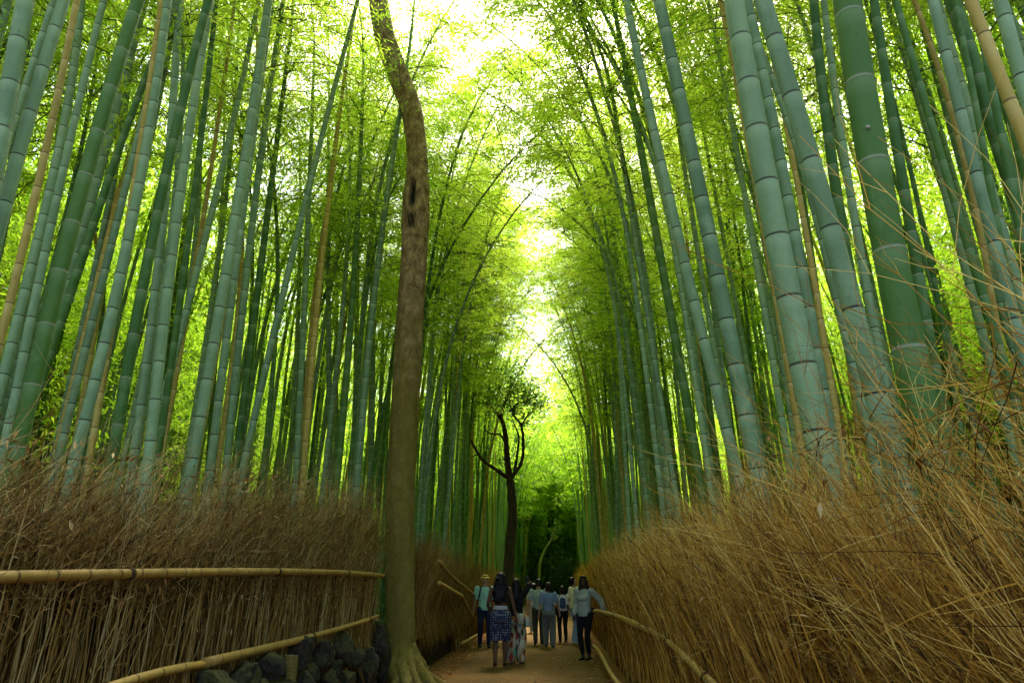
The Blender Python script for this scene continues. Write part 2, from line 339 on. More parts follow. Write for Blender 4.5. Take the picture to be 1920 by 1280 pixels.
hR = [
 ([(1050, 0), (1095, 140), (1120, 290), (1145, 450), (1185, 700), (1205, 950)], 6, 'green', 2.2, None),
 ([(1095, 0), (1115, 175), (1140, 350), (1160, 500), (1199, 844), (1212, 972)], 10, 'teal', .6, None),
 ([(1150, 200), (1175, 325), (1199, 500), (1237, 758), (1272, 951)], 11, 'teal', .4, None),
 ([(1155, 25), (1175, 150), (1200, 280), (1220, 385), (1246, 500), (1276, 693), (1310, 890)], 16, 'green', .5, 'mid green bamboo with white rings where the brush fence bends'),
 ([(1175, 0), (1205, 150), (1230, 275), (1260, 390), (1289, 500), (1345, 749), (1392, 917)], 19, 'teal', .1, 'blue-green dark-ringed bamboo, the slimmer of the front pair behind the brush fence'),
 ([(1235, 0), (1285, 225), (1310, 350), (1341, 500), (1384, 715), (1422, 887)], 28, 'teal', .1, 'blue-green dark-ringed bamboo, the stouter of the front pair behind the brush fence'),
 ([(1280, 50), (1310, 200), (1335, 325), (1360, 475), (1390, 625), (1425, 820)], 9, 'teal', 2.0, None),
 ([(1265, 200), (1285, 325), (1305, 450), (1330, 600), (1370, 840)], 11, 'teal', 1.2, None),
 ([(1300, 0), (1340, 250), (1372, 480), (1400, 680), (1430, 850)], 9, 'green', 2.8, None),
 ([(1355, 25), (1380, 140), (1400, 250), (1425, 400), (1462, 600), (1500, 820)], 11, 'tan', .8, 'tan dead bamboo right against the stoutest blue-green stalk, brush fence side'),
 ([(1340, 50), (1370, 250), (1395, 350), (1420, 480), (1440, 620), (1475, 850)], 12, 'teal', 1.4, None),
 ([(1375, 0), (1400, 125), (1420, 250), (1435, 350), (1470, 500), (1504, 693), (1540, 840)], 44, 'teal', .08, 'stoutest blue-green bamboo with dark rings rising from the brush fence'),
 ([(1400, 0), (1425, 100), (1470, 330), (1490, 450), (1510, 550), (1565, 865)], 21, 'teal', .45, 'slim blue-green bamboo tucked beside the stoutest blue-green stalk'),
 ([(1430, 0), (1470, 130), (1500, 240), (1555, 425), (1585, 515), (1640, 740), (1680, 880)], 37, 'teal', .1, 'strongly leaning stout bamboo, blue-green above and greener below, by the thickest stalk'),
 ([(1440, 60), (1475, 240), (1495, 350), (1520, 480), (1545, 640), (1570, 800)], 11, 'tan', 1.2, 'pale greyish tan bamboo between the two stoutest blue-green stalks'),
 ([(1525, 0), (1545, 175), (1560, 310), (1580, 440), (1610, 600), (1650, 800)], 19, 'green', .8, None),
 ([(1545, 0), (1565, 175), (1590, 340), (1615, 475), (1640, 620), (1680, 830)], 15, 'teal', 1.1, None),
 ([(1590, 0), (1605, 120), (1625, 245), (1655, 385), (1675, 520), (1720, 720), (1745, 865)], 57, 'green', .05, 'thickest bamboo of all, dark green with pale rings and a white knot'),
 ([(1640, 0), (1655, 125), (1675, 240), (1695, 350), (1715, 460), (1740, 620), (1775, 820)], 19, 'green', .9, 'mid green bamboo standing directly beside the thickest dark green stalk'),
 ([(1640, 60), (1690, 250), (1730, 420), (1770, 620), (1800, 800)], 9, 'green', 2.4, None),
 ([(1680, 0), (1720, 150), (1760, 285), (1790, 375), (1825, 480), (1880, 680)], 14, 'green', 1.0, None),
 ([(1715, 0), (1750, 110), (1785, 205), (1815, 330), (1860, 560)], 10, 'tan', 1.3, 'orange-tan dead bamboo slanting behind the blue-green stalk, brush fence side'),
 ([(1750, 0), (1770, 90), (1795, 185), (1815, 280), (1840, 350), (1865, 460), (1910, 625), (1950, 780)], 20, 'teal', .4, 'blue-green bamboo with close dark rings leaning out above the brush fence'),
 ([(1790, 0), (1815, 125), (1840, 250), (1865, 400), (1900, 600)], 12, 'green', 1.2, None),
 ([(1820, 0), (1850, 85), (1880, 150), (1905, 215), (1925, 275)], 22, 'tan', .1, 'thick straw-tan bamboo leaning out of the top corner above the brush fence'),
 ([(1875, 0), (1895, 75), (1915, 145)], 24, 'teal', .2, 'thick blue-green bamboo in the top corner beyond the straw-tan stalk'),
 ([(1850, 125), (1870, 200), (1890, 310), (1915, 450)], 14, 'green', .9, None),
]
placed = []
nl_ = 0
hs_ = sorted([(h, -1) for h in hL], key=lambda e: -e[0][0][-1][0]) + sorted([(h, 1) for h in hR], key=lambda e: e[0][0][-1][0])
cnt = {1: 0, -1: 0}
for (pts, wpx, col, off, lab), side in hs_:
    cnt[side] += 1
    size = 'stout' if wpx > 17 else 'medium' if wpx > 11 else 'slim'
    if lab is None:
        lab = (f'{size} {COLNAME[col]} bamboo, {ORD[cnt[side]-1]} front stalk from the tall tree behind the reed fence' if side < 0 else
               f'{size} {COLNAME[col]} bamboo, {ORD[cnt[side]-1]} front stalk along the brush fence from its far end')
    r_, Y, d = hero(pts, wpx, col, off, side, lab, 'front bamboos along the reed fence' if side < 0 else 'front bamboos along the brush fence')
    placed.append((r_.location.x, Y))
    base_ = np.array(r_.location)
    if lab.startswith('thickest bamboo'):
        c_ = at(1627, 238, Y - d / 2 - .0) - base_; bm = bmesh.new(); bmesh.ops.create_icosphere(bm, subdivisions=2, radius=1, matrix=Matrix.Translation(c_) @ Matrix.Diagonal((.011, .006, .009, 1))); me = bpy.data.meshes.new('branch_scar'); bm.to_mesh(me); bm.free(); me.materials.append(M['scar']); link('branch_scar', me, r_)
    print('hero', side, col, pts[-1], 'Y %.1f d %.3f' % (Y, d))

# grove: copies of a few stalks, each with its foliage
VAR = []
for i in range(7):
    rg = np.random.default_rng(100 + i); H = rg.uniform(13, 17.5); a = (4.1, 3.3, 3.7, 1.5, .9, 2.1, .6)[i]; bow = rg.uniform(-.35, .35)
    def ax(h, H=H, a=a, bow=bow):
        h = np.asarray(h, float); t = np.clip(h / H, 0, 1.01)
        return np.stack([.25 * a * t ** 1.5 + a * np.clip((t - .35) / .65, 0, 1) ** 2.4, bow * np.sin(np.pi * t), h - .35 * a * np.clip((t - .5) / .5, 0, 1) ** 3], -1)
    cm = {c: culm_mesh('culm', ax, H, .048, M[c], 8, .31, rg, white=(c == 'green')) for c in ('teal', 'green', 'tan')}
    fm = foliage_mesh('foliage', ax, H, H * rg.uniform(.42, .58), rg, nb=54, ns=7, nl=15)
    VAR.append((cm, fm))
protos = {}
def bamboo(x, y, side, col, v, sc, label, group):
    if (col, v) not in protos:
        o = empty('bamboo'); parts = [link('culm', VAR[v][0][col], o)]
        if col != 'tan': parts.append(link('foliage', VAR[v][1], o))
        protos[(col, v)] = o
    else:
        src = protos[(col, v)]; o = src.copy(); C.objects.link(o)
        for ch in list(src.children): c = ch.copy(); C.objects.link(c); c.parent = o
    th = rng.normal(0, .55) + (math.pi if side > 0 else 0)
    if side < 0 and 6 < y < 13.5: th = math.pi + rng.normal(0, .8)      # keep the tall tree's stem in view
    tilt = rng.normal(0, .025, 2)
    o.location = (x, y, 0); o.rotation_euler = (tilt[0], tilt[1] + .0, th); o.scale = (sc[0], sc[0], sc[1])
    return tag(o, label, 'bamboo', group)
def ok(x, y, lst, d): return all((x - a) ** 2 + (y - b) ** 2 > d * d for a, b in lst)
def front(y, side): return RF(y) + .35 if side > 0 else (LF(y) - .4 if y < 12.8 else FL(y) - .3)
n_ind = 300 - len(placed); spots = []
for k in range(8):                                            # stalks whose tops close over the path
    side = 1 if k % 2 else -1; y = 9 + k * .55 if side > 0 else 13.8 + k * .3; off = .25 + .5 * (k % 3); x = front(y, side) + side * off; placed.append((x, y)); spots.append((x, y, side, off))
tries = 0
while len(spots) < n_ind and tries < 60000:
    tries += 1; side = 1 if rng.random() < .5 else -1
    y = 2 + 27 * rng.random() ** 1.0
    lim = 1.4 if y < 9 else (.9 if (y < 13 and side < 0) else 0)
    off = lim + (5.2 - lim) * rng.random() ** (1.0 if y < 14 else 1.35)
    x = front(y, side) + side * off
    if abs(x) / y > 1.15: continue
    if not ok(x, y, placed, .42 if y < 20 else .34): continue
    placed.append((x, y)); spots.append((x, y, side, off))
for x, y, side, off in spots:
    col = rng.choice(['teal', 'green', 'tan'], p=[.66, .24, .10]); v = int(rng.integers(3)) if (y < 16.5 and off < 1.6) else int(rng.choice([0, 1, 2, 3, 4, 5, 6], p=[.04, .09, .05, .21, .2, .21, .2])); f = rng.uniform(.8, 1.2)
    where = 'along the brush fence' if side > 0 else ('behind the reed fence' if y < 13 else 'beyond the tall tree')
    if off > 2.5: where = 'deep in the grove ' + where
    else: where = 'standing in the second row ' + where
    bamboo(x, y, side, str(col), v, (f, rng.uniform(.88, 1.12)), f'slender {COLNAME[str(col)]} bamboo stalk {where}', f'{COLNAME[str(col)]} bamboos {where}')
# the rest of the grove, far beyond counting: one object
g = MB(); gl = MB(); far = []; off_of = {}
tries = 0
while len(far) < 4300 and tries < 500000:
    tries += 1; side = 1 if rng.random() < .5 else -1
    y = 1 + 97 * rng.random() ** 1.0; off = 38 * rng.random() ** 1.7
    if 2 < y < 29 and off < 5.2 - (0 if y < 14 else (y - 14) * .13): continue
    if y > 64: x = rng.uniform(-30, 40)
    else: x = front(y, side) + side * off
    if abs(x) > .95 * abs(y) + 15: continue
    if math.hypot(x, y) < 5 or not ok(x, y, far, .34): continue
    far.append((x, y)); off_of[(x, y)] = off if y < 64 else 20
for x, y in far:
    rg = rng; H = rg.uniform(12.5, 17.5); sgn = -1 if x > pc(y) + .2 else 1; a = sgn * (rg.uniform(.1, 2.75) if y < 40 else rg.uniform(.8, 3.4) if y < 80 and off_of[(x, y)] < 5 else rg.uniform(.5, 3)); bw = rg.normal(0, .3); dst = math.hypot(x, y); lx, ly = rg.normal(0, .03, 2)
    def ax(h): 
        h = np.asarray(h, float); t = np.clip(h / H, 0, 1.01); e = a * np.clip((t - .35) / .65, 0, 1) ** 2.4
        return np.stack([x + .2 * a * t ** 1.5 + e + lx * h, y + bw * np.sin(np.pi * t) + ly * h, h - .3 * abs(a) * np.clip((t - .5) / .5, 0, 1) ** 3], -1)
    hh = np.linspace(-.1, H, 12); rad = rg.uniform(.034, .055) * np.interp(hh / H, [0, .3, .55, .8, 1], [1, .97, .82, .42, .06])
    ci = 2 if rg.random() < .1 else int(rg.random() < .3)
    v, q = tubes(ax(hh)[None], rad[None], 6); g.add(v, q, m=ci)
    if off_of[(x, y)] < 8 and y < 45 and rg.random() < .52: continue          # slim bare stalks between the leafy ones
    if off_of[(x, y)] > 13 and dst < 70: nb, ns, nl, ll = 34, 5, 8, .34
    elif dst < 34: nb, ns, nl, ll = (44 if off_of[(x, y)] > 4.5 else 30), 5, 9, .17
    elif dst < 60: nb, ns, nl, ll = 22, 5, 7, .23
    else: nb, ns, nl, ll = 30, 5, 6, .42
    if dst > 60 or off_of[(x, y)] > 14: h0 = H * rg.uniform(.06, .34)
    elif off_of[(x, y)] > 5.5: h0 = H * rg.uniform(.24, .5)
    else: h0 = H * rg.uniform(.42, .6)
    n = nb * ns * nl; h = h0 + (H * .99 - h0) * rg.random(nb); st = ax(h); az = rg.uniform(0, 2 * math.pi, nb); out = np.stack([np.cos(az), np.sin(az), 0 * az], 1)
    L = rg.uniform(.8, 1.9, nb); s = rg.uniform(.15, 1, (nb, ns))
    sp = st[:, None] + out[:, None] * (L[:, None] * s)[..., None] + np.array([0, 0, 1.]) * (L[:, None] * (.55 * s - .6 * s * s))[..., None] + rg.normal(0, .2, (nb, ns, 3))
    B = np.repeat(sp.reshape(-1, 3), nl, 0) + rg.normal(0, 1, (n, 3)) * np.array([.17, .17, .06])
    D = np.repeat(np.repeat(out, ns, 0), nl, 0) * .7 + rg.normal(0, 1, (n, 3)) * np.array([.7, .7, .3]) + np.array([0, 0, -.35])
    l = ll * rg.uniform(.65, 1.25, n); v, q = leaves(B, D, l, l * .25, rg)
    tn = np.repeat(np.clip(rg.normal(.5, .22, nb * ns), 0, 1), nl)
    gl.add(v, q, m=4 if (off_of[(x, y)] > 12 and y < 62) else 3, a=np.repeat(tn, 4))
for lst in ('v', 'q', 'qm', 'a'): pass
off_ = g.n
g.v += gl.v; g.a += gl.a; g.q += [q + off_ for q in gl.q]; g.qm += gl.qm; g.n += gl.n
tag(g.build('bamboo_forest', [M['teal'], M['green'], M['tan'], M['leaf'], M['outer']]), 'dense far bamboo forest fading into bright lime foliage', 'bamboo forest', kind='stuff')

dw = MB(); rg = np.random.default_rng(77); n = 200000
y = rg.uniform(-45, 150, n); sd_ = np.where(rg.random(n) < .5, -1, 1); x = pc(np.clip(y, 0, 90)) + sd_ * (41 + rg.uniform(0, 12, n)); end = y > 100; x = np.where(end, rg.uniform(-50, 60, n), x)
z = rg.uniform(0, 1, n) * (19 + 3 * np.sin(y * .3) + 2 * np.sin(x * .5 + y * .9)); z = np.where(end, z * .45, z); B = np.stack([x, y, z], 1)
l = rg.uniform(.5, .95, n); v, q = leaves(B, rg.normal(0, 1, (n, 3)) + [0, 0, -.3], l, l * .4, rg); dw.add(v, q, a=np.repeat(rg.random(n), 4))
tag(dw.build('distant_woods', M['woods'], None, False), 'dim green woods behind the bamboo grove', 'woods', kind='stuff')

# ------------------------------------------------------------------ brush fences
def twig_lines(B, D, L, bend, rg, K=5, wig=.02):
    s = np.linspace(0, 1, K); n = len(B)
    P = B[:, None] + D[:, None] * (L[:, None] * s)[..., None] + bend[:, None] * (L[:, None] * s * s)[..., None]
    P[:, 1:-1] += rg.normal(0, 1, (n, K - 2, 3)) * (wig * L)[:, None, None]
    return P
def brush(mb, B, D, L, r, rg, K=5, tint=(.5, .22), forks=0, bend=None, wig=.018, m=0, sides=3):
    n = len(B); D = nrm(D); bend = rg.normal(0, .12, (n, 3)) + np.array([0, 0, -.06]) if bend is None else bend
    P = twig_lines(B, D, L, bend, rg, K, wig); rad = r[:, None] * np.linspace(1, .4, K)[None]
    v, q = tubes(P, rad, sides); tn = np.clip(rg.normal(tint[0], tint[1], n), 0, 1); mb.add(v, q, m=m, a=np.repeat(tn, K * sides))
    for _ in range(forks):
        k = rg.integers(1, K - 1, n); st = P[np.arange(n), k]; d2 = nrm(D + rg.normal(0, .5, (n, 3))); l2 = L * rg.uniform(.2, .5, n)
        P2 = twig_lines(st, d2, l2, rg.normal(0, .12, (n, 3)), rg, 4, wig)
        v, q = tubes(P2, (r * .6)[:, None] * np.linspace(1, .4, 4)[None], 3); mb.add(v, q, m=m, a=np.repeat(np.clip(tn + rg.normal(0, .1, n), 0, 1), 12))
def flecks(mb, B, rg, m=1, ll=.07):
    n = len(B); D = rg.normal(0, 1, (n, 3)); l = ll * rg.uniform(.5, 1.3, n); v, q = leaves(B, D, l, l * rg.uniform(.12, .3, n), rg); mb.add(v, q, m=m, a=np.repeat(rg.random(n), 4))
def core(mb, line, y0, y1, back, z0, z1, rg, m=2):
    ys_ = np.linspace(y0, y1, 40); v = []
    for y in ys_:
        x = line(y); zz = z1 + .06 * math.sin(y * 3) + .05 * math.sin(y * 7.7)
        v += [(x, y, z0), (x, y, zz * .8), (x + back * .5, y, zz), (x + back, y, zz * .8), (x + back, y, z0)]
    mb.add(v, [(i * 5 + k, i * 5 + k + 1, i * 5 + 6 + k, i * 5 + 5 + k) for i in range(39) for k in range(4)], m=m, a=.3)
def pole(name, pts, r0, r1, parent, node=.3, m=None, seed=1, ties=()):
    """a cut bamboo pole through the given points"""
    pts = np.array(pts, float); seg = np.r_[0, np.cumsum(np.linalg.norm(np.diff(pts, axis=0), axis=1))]; Ltot = seg[-1]
    rg = np.random.default_rng(seed); rows = [(0, 0.02, 0), (0.001, 1, 0)]; h = rg.uniform(.1, .3)
    cf = [np.polyfit(seg, pts[:, i], min(4 if len(pts) > 5 else 3, len(pts) - 1)) for i in range(3)]
    while h < Ltot - .05:
        rows += [(h - .03, 1, 0), (h - .011, 1.03, 0), (h - .004, 1.06, 1), (h + .006, 1.0, 1), (h + .014, 1.01, 0)]; h += node * rg.uniform(.8, 1.2)
    rows += [(Ltot - .001, 1, 0), (Ltot, .02, 0)]; rows = np.array(rows); s = rows[:, 0]
    P = np.stack([np.polyval(c, s) for c in cf], 1); rad = rows[:, 1] * np.interp(s, [0, Ltot], [r0, r1])
    mb = MB(); v, q = tubes(P[None], rad[None], 12); mb.add(v, q, a=np.repeat(rows[:, 2], 12)); o = mb.build(name, m or M['rail'], parent)
    for f in ties:
        st = f * Ltot + np.array([-.022, -.02, -.012, -.004, .004, .012, .02, .022]); Pt = np.stack([np.polyval(c, st) for c in cf], 1); rr = np.interp(st, [0, Ltot], [r0, r1]) + np.array([-.004, .004, .0065, .004, .0065, .004, .0065, -.004])
        mb = MB(); v, q = tubes(Pt[None], rr[None], 12); mb.add(v, q, a=.3); mb.build('tie', M['dark_core'], o)
    return o

# reed fence beside the stones
rg = np.random.default_rng(21)
fence = empty('reed_fence', (LF(7), 7, 0)); tag(fence, 'long upright reed fence with two bamboo rails and a shaggy leaning top', 'fence')
def placed_at(o, root):                       # world-space mesh under a root
    o.matrix_parent_inverse = Matrix.Translation(root.location).inverted(); return o
mb = MB()
def lf(n, y0=.6, y1=11.55): y = rg.uniform(y0, y1, n); y[: n // 6] = rg.uniform(-3.5, y0, n // 6); return y
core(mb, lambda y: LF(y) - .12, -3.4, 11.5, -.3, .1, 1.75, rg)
for n, r0, r1, tn_, dx0, dx1 in ((2600, .003, .006, (.22, .18), -.12, -.03), (1500, .0038, .0088, (.62, .3), -.02, .06)):  # back reeds tinted dark as shade in the gaps, front reeds paler
  y = lf(n); zb = rg.uniform(.12, .5, n) + .15 * (y > 9); B = np.stack([LF(y) + rg.uniform(dx0, dx1, n), y, zb], 1)
  brush(mb, B, np.stack([rg.normal(0, .03, n), rg.normal(-.02, .055, n), np.ones(n)], 1), rg.uniform(.9, 1.5, n), rg.uniform(r0, r1, n), rg, tint=tn_, wig=.005, bend=rg.normal(0, .03, (n, 3)))
n = 260; y = lf(n); B = np.stack([LF(y) + rg.uniform(.02, .09, n), y, rg.uniform(.3, 1.3, n)], 1)
brush(mb, B, np.stack([rg.normal(0, .05, n), rg.uniform(.3, 1.1, n), np.ones(n)], 1), rg.uniform(.4, 1.0, n), rg.uniform(.002, .0045, n), rg, tint=(.68, .25), forks=1, wig=.01, bend=rg.normal(0, .05, (n, 3)))
n = 1300; y = lf(n); B = np.stack([LF(y) + rg.uniform(-.04, .04, n), y, rg.uniform(.75, 1.0, n)], 1)   # ragged skirt under the lower rail
brush(mb, B, np.stack([rg.uniform(.05, .35, n), rg.normal(.15, .2, n), -np.ones(n)], 1), rg.uniform(.3, .62, n), rg.uniform(.002, .005, n), rg, tint=(.5, .2))
n = 7600; y = lf(n); zt = 1.72 + .105 * y + .09 * np.sin(y * 2.1) + .07 * np.sin(y * 5.3)
zb = rg.uniform(1.32, 1.5, n) + np.maximum(zt - 1.88, .02) * rg.random(n) ** .8; B = np.stack([LF(y) + rg.uniform(-.3, .1, n), y, zb], 1)
brush(mb, B, np.stack([rg.normal(.1, .3, n), rg.normal(.55, .55, n), np.ones(n)], 1), rg.uniform(.28, .7, n), rg.uniform(.0012, .003, n), rg, tint=(.5, .34), forks=2, wig=.018)
n = 3600; y = lf(n); B = np.stack([LF(y) + rg.uniform(-.1, .12, n), y, 1.3 + (.35 + .1 * y) * rg.random(n)], 1)
brush(mb, B, rg.normal(0, 1, (n, 3)) * [.5, 1, .7], rg.uniform(.08, .35, n), rg.uniform(.001, .0024, n), rg, tint=(.45, .35), forks=1, K=4, wig=.02)
n = 650; y = lf(n); zt = 1.72 + .105 * y; B = np.stack([LF(y) + rg.uniform(-.35, .1, n), y, zt + rg.uniform(-.55, .0, n)], 1)     # long wisps
brush(mb, B, np.stack([rg.normal(.05, .3, n), rg.normal(.9, .5, n), np.ones(n)], 1), rg.uniform(.4, .85, n), rg.uniform(.001, .0024, n), rg, tint=(.6, .28), forks=2)
n = 4200; y = lf(n); flecks(mb, np.stack([LF(y) + rg.uniform(-.05, .16, n), y, 1.35 + (.5 + .1 * y) * rg.random(n)], 1), rg)
n = 500; y = lf(n); flecks(mb, np.stack([LF(y) + rg.uniform(.03, .12, n), y, rg.uniform(.4, 1.4, n)], 1), rg)
o = placed_at(mb.build('brushwood', [M['reed'], M['dead_leaf'], M['dark_core']], fence, False), fence); o['kind'] = 'stuff'
def rl(px, py, Y, dx=.15): p = at(px, py, Y); return (LF(Y) + dx, Y, p[2])
placed_at(pole('rail', [(LF(-3) + .12, -3, 1.3), (LF(0) + .11, 0, 1.4), (LF(1.5) + .1, 1.5, 1.45), rl(0, 1080, 3.75), rl(300, 1071, 5.6), rl(520, 1072, 8.2), rl(714, 1079, 11.45)], .026, .034, fence, .27, seed=3, ties=(.3, .52, .69, .86)), fence)
placed_at(pole('rail', [(LF(-3) + .12, -3, .5), (LF(2.2) + .1, 2.2, .62), rl(20, 1330, 3.9), rl(170, 1281, 4.75), rl(300, 1243, 5.7)], .026, .030, fence, .3, seed=4), fence)
placed_at(pole('rail', [rl(296, 1243, 5.68), rl(450, 1209, 7.2), rl(580, 1180, 9.1), rl(693, 1154, 11.3)], .040, .026, fence, .3, seed=5, ties=(.45, .9)), fence)
bo = placed_at(pole('broken_reed', [at(672, 1020, 10.6), at(686, 992, 10.75), at(700, 967, 10.9)], .022, .02, fence, .5, seed=8), fence)

# brush fence beyond the tree
rg = np.random.default_rng(22)
ff = empty('brush_fence', (FL(16), 16, 0)); tag(ff, 'low sagging brush fence with dipping rails just beyond the tall tree', 'fence')
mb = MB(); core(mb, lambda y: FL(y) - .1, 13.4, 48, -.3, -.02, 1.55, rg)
def far_y(n): return 13.2 + 34 * rg.random(n) ** 1.6
n = 5200; y = far_y(n); y = np.where((y < 18.3) & (y > 15.8) & (rg.random(n) < .0), y + 3, y); B = np.stack([FL(y) + rg.uniform(-.1, .06, n), y, np.where((y < 18.4), .75, .1) + rg.uniform(-.15, .3, n)], 1)
brush(mb, B, np.stack([rg.normal(.02, .06, n), rg.normal(.0, .2, n), np.ones(n)], 1), rg.uniform(.8, 1.3, n), rg.uniform(.004, .009, n), rg, K=4, tint=(.5, .22), wig=.008)
n = 900; y = rg.uniform(13.2, 18.3, n); B = np.stack([FL(y) + rg.uniform(0, .08, n), y, rg.uniform(.95, 1.25, n)], 1)   # straw hanging over the hollow
brush(mb, B, np.stack([rg.uniform(.05, .22, n), rg.uniform(.2, .9, n), -np.ones(n)], 1), rg.uniform(.35, .65, n), rg.uniform(.003, .006, n), rg, K=4, tint=(.62, .2))
n = 5200; y = far_y(n); zt = 2.35 - .25 * np.clip((y - 14) / 10, 0, 1) + .12 * np.sin(y * 1.7); B = np.stack([FL(y) + rg.uniform(-.25, .08, n), y, 1.0 + (zt - 1.5) * rg.random(n)], 1)
brush(mb, B, np.stack([rg.normal(.0, .2, n), rg.normal(.0, .25, n), np.ones(n)], 1), rg.uniform(.4, .9, n), rg.uniform(.002, .005, n), rg, K=4, tint=(.55, .2), forks=1)
o = placed_at(mb.build('brushwood', [M['reed'], M['dead_leaf'], M['dark_core']], ff, False), ff); o['kind'] = 'stuff'
def rf_(px, py, Y): p = at(px, py, Y); return (FL(Y) + .36, Y, p[2])
placed_at(pole('rail', [rf_(770, 1052, 13.3), rf_(815, 1078, 14.8), rf_(858, 1100, 17.2), rf_(892, 1128, 20.5)], .04, .04, ff, .4, seed=6), ff)
placed_at(pole('rail', [rf_(770, 1092, 13.3), rf_(805, 1103, 14.6), rf_(850, 1117, 16.8)], .04, .04, ff, .4, seed=7), ff)
placed_at(pole('rail', [rf_(850, 1117, 16.8), rf_(870, 1140, 18), rf_(895, 1161, 20)], .04, .04, ff, .4, seed=9), ff)
placed_at(pole('rail', [(FL(18.2) + .2, 18.2, .2), (FL(20) + .2, 20, .18), (FL(23) + .2, 23, .18)], .04, .04, ff, .4, seed=10), ff)

# shaggy brush fence along the handrail
rg = np.random.default_rng(23)
rf = empty('brush_fence', (RF(7) + .1, 7, 0)); tag(rf, 'tall shaggy golden brush fence with bamboo handrail curving beside the path', 'fence')
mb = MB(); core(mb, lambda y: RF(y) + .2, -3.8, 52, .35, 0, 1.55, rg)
def ry(n, p=1.7, y0=.5, y1=50):
    y = y0 + (y1 - y0) * rg.random(n) ** p; y[: n // 7] = rg.uniform(-3.9, max(y0, 1), n // 7); return y
n = 6500; y = ry(n, 1.9, 3.0); B = np.stack([RF(y) + rg.uniform(.05, .2, n), y, rg.uniform(0, .35, n)], 1)               # upright stems under the rail
brush(mb, B, np.stack([rg.normal(.0, .05, n), rg.normal(.02, .1, n), np.ones(n)], 1), rg.uniform(.9, 1.4, n), rg.uniform(.003, .006, n) * (1 + y / 40), rg, K=4, tint=(.4, .3), wig=.008)
n = 19000; y = ry(n, 2.1); u = rg.random(n); B = np.stack([RF(y) + .06 + rg.uniform(0, .4, n) + .16 * (1 - u), y, .75 + (np.interp(y, [0, 2, 3, 5, 8, 14, 50], [1.5, 1.72, 1.95, 2.1, 2.2, 2.3, 2.3]) - 1.36) * u + .05 * np.sin(y * 3.1)], 1)     # the leaning thatch
ci_ = (y * 9).astype(int) * 37 + (u * 7).astype(int) * 101; hsh = lambda k: np.sin(ci_ * 12.9898 + k * 78.233) * 43758.5453 % 1
D = np.stack([rg.normal(-.16, .16, n) + .35 * (hsh(1) - .5) * (.4 + .6 * u), (rg.normal(.5, .34, n) + .5 * (hsh(2) - .5)) * np.clip(1.15 - y / 40, .3, 1), np.ones(n)], 1)
brush(mb, B, D, rg.uniform(.4, .9, n), rg.uniform(.0011, .0028, n) * (1 + y / 18), rg, tint=(.3 + .45 * hsh(3), .36), forks=3, wig=.012, bend=rg.normal(0, .07, (n, 3)))
n = 3200; y = -3.8 + 8.8 * rg.random(n) ** .6; B = np.stack([RF(y) + rg.uniform(.12, .3, n), y, rg.uniform(.2, 1.3, n)], 1)         # near skirt
brush(mb, B, np.stack([rg.normal(-.05, .1, n), rg.normal(.45, .35, n), np.ones(n)], 1), rg.uniform(.4, .8, n), rg.uniform(.001, .0024, n), rg, tint=(.45, .34), forks=2, wig=.012)
n = 6500; y = ry(n, 2.1); B = np.stack([RF(y) + rg.uniform(-.02, .3, n), y, .8 + 1.25 * rg.random(n)], 1)      # short broken bits lying across
brush(mb, B, rg.normal(0, 1, (n, 3)) * [.5, 1, .8], rg.uniform(.08, .34, n), rg.uniform(.0009, .0022, n) * (1 + y / 18), rg, tint=(.4, .35), forks=1, K=4, wig=.02)
n = 420; y = 1.0 + 9 * rg.random(n) ** 1.2; B = np.stack([RF(y) + rg.uniform(.1, .5, n), y, rg.uniform(1.25, 1.75, n)], 1)      # long wisps against the stalks
brush(mb, B, np.stack([rg.normal(-.2, .3, n), rg.normal(.7, .35, n), np.ones(n) * rg.uniform(.5, 1.2, n)], 1), rg.uniform(.5, 1.15, n), rg.uniform(.0012, .0024, n), rg, tint=(.6, .3), forks=3, K=6, wig=.014)
n = 2200; y = ry(n, 1.8, 2.4); flecks(mb, np.stack([RF(y) + rg.uniform(-.15, .4, n), y, rg.uniform(.9, 2.1, n)], 1), rg, ll=.06)
o = placed_at(mb.build('brushwood', [M['twig'], M['dead_leaf'], M['dark_core']], rf, False), rf); o['kind'] = 'stuff'
placed_at(pole('handrail', [(.62, -2, .9), (.80, .4, .92), (.97, 1.9, .93), at(1400, 1350, 3.7), at(1335, 1280, 4.8), at(1280, 1225, 6.6), at(1198, 1174, 9.5)], .026, .031, rf, .28, seed=11, ties=(.3, .62, .84)), rf)
placed_at(pole('handrail', [at(1201, 1175, 9.4), at(1160, 1156, 11.6), at(1115, 1145, 14.6)], .038, .042, rf, .36, seed=12, ties=(.5,)), rf)
placed_at(pole('lower_rail', [at(1215, 1350, 8.6)*[1,1,0]+[0,0,.2], at(1168, 1281, 10.2)*[1,1,0]+[0,0,.2], at(1135, 1228, 13.2)*[1,1,0]+[0,0,.22], at(1112, 1197, 17)*[1,1,0]+[0,0,.24]], .034, .034, rf, .4, seed=13), rf)

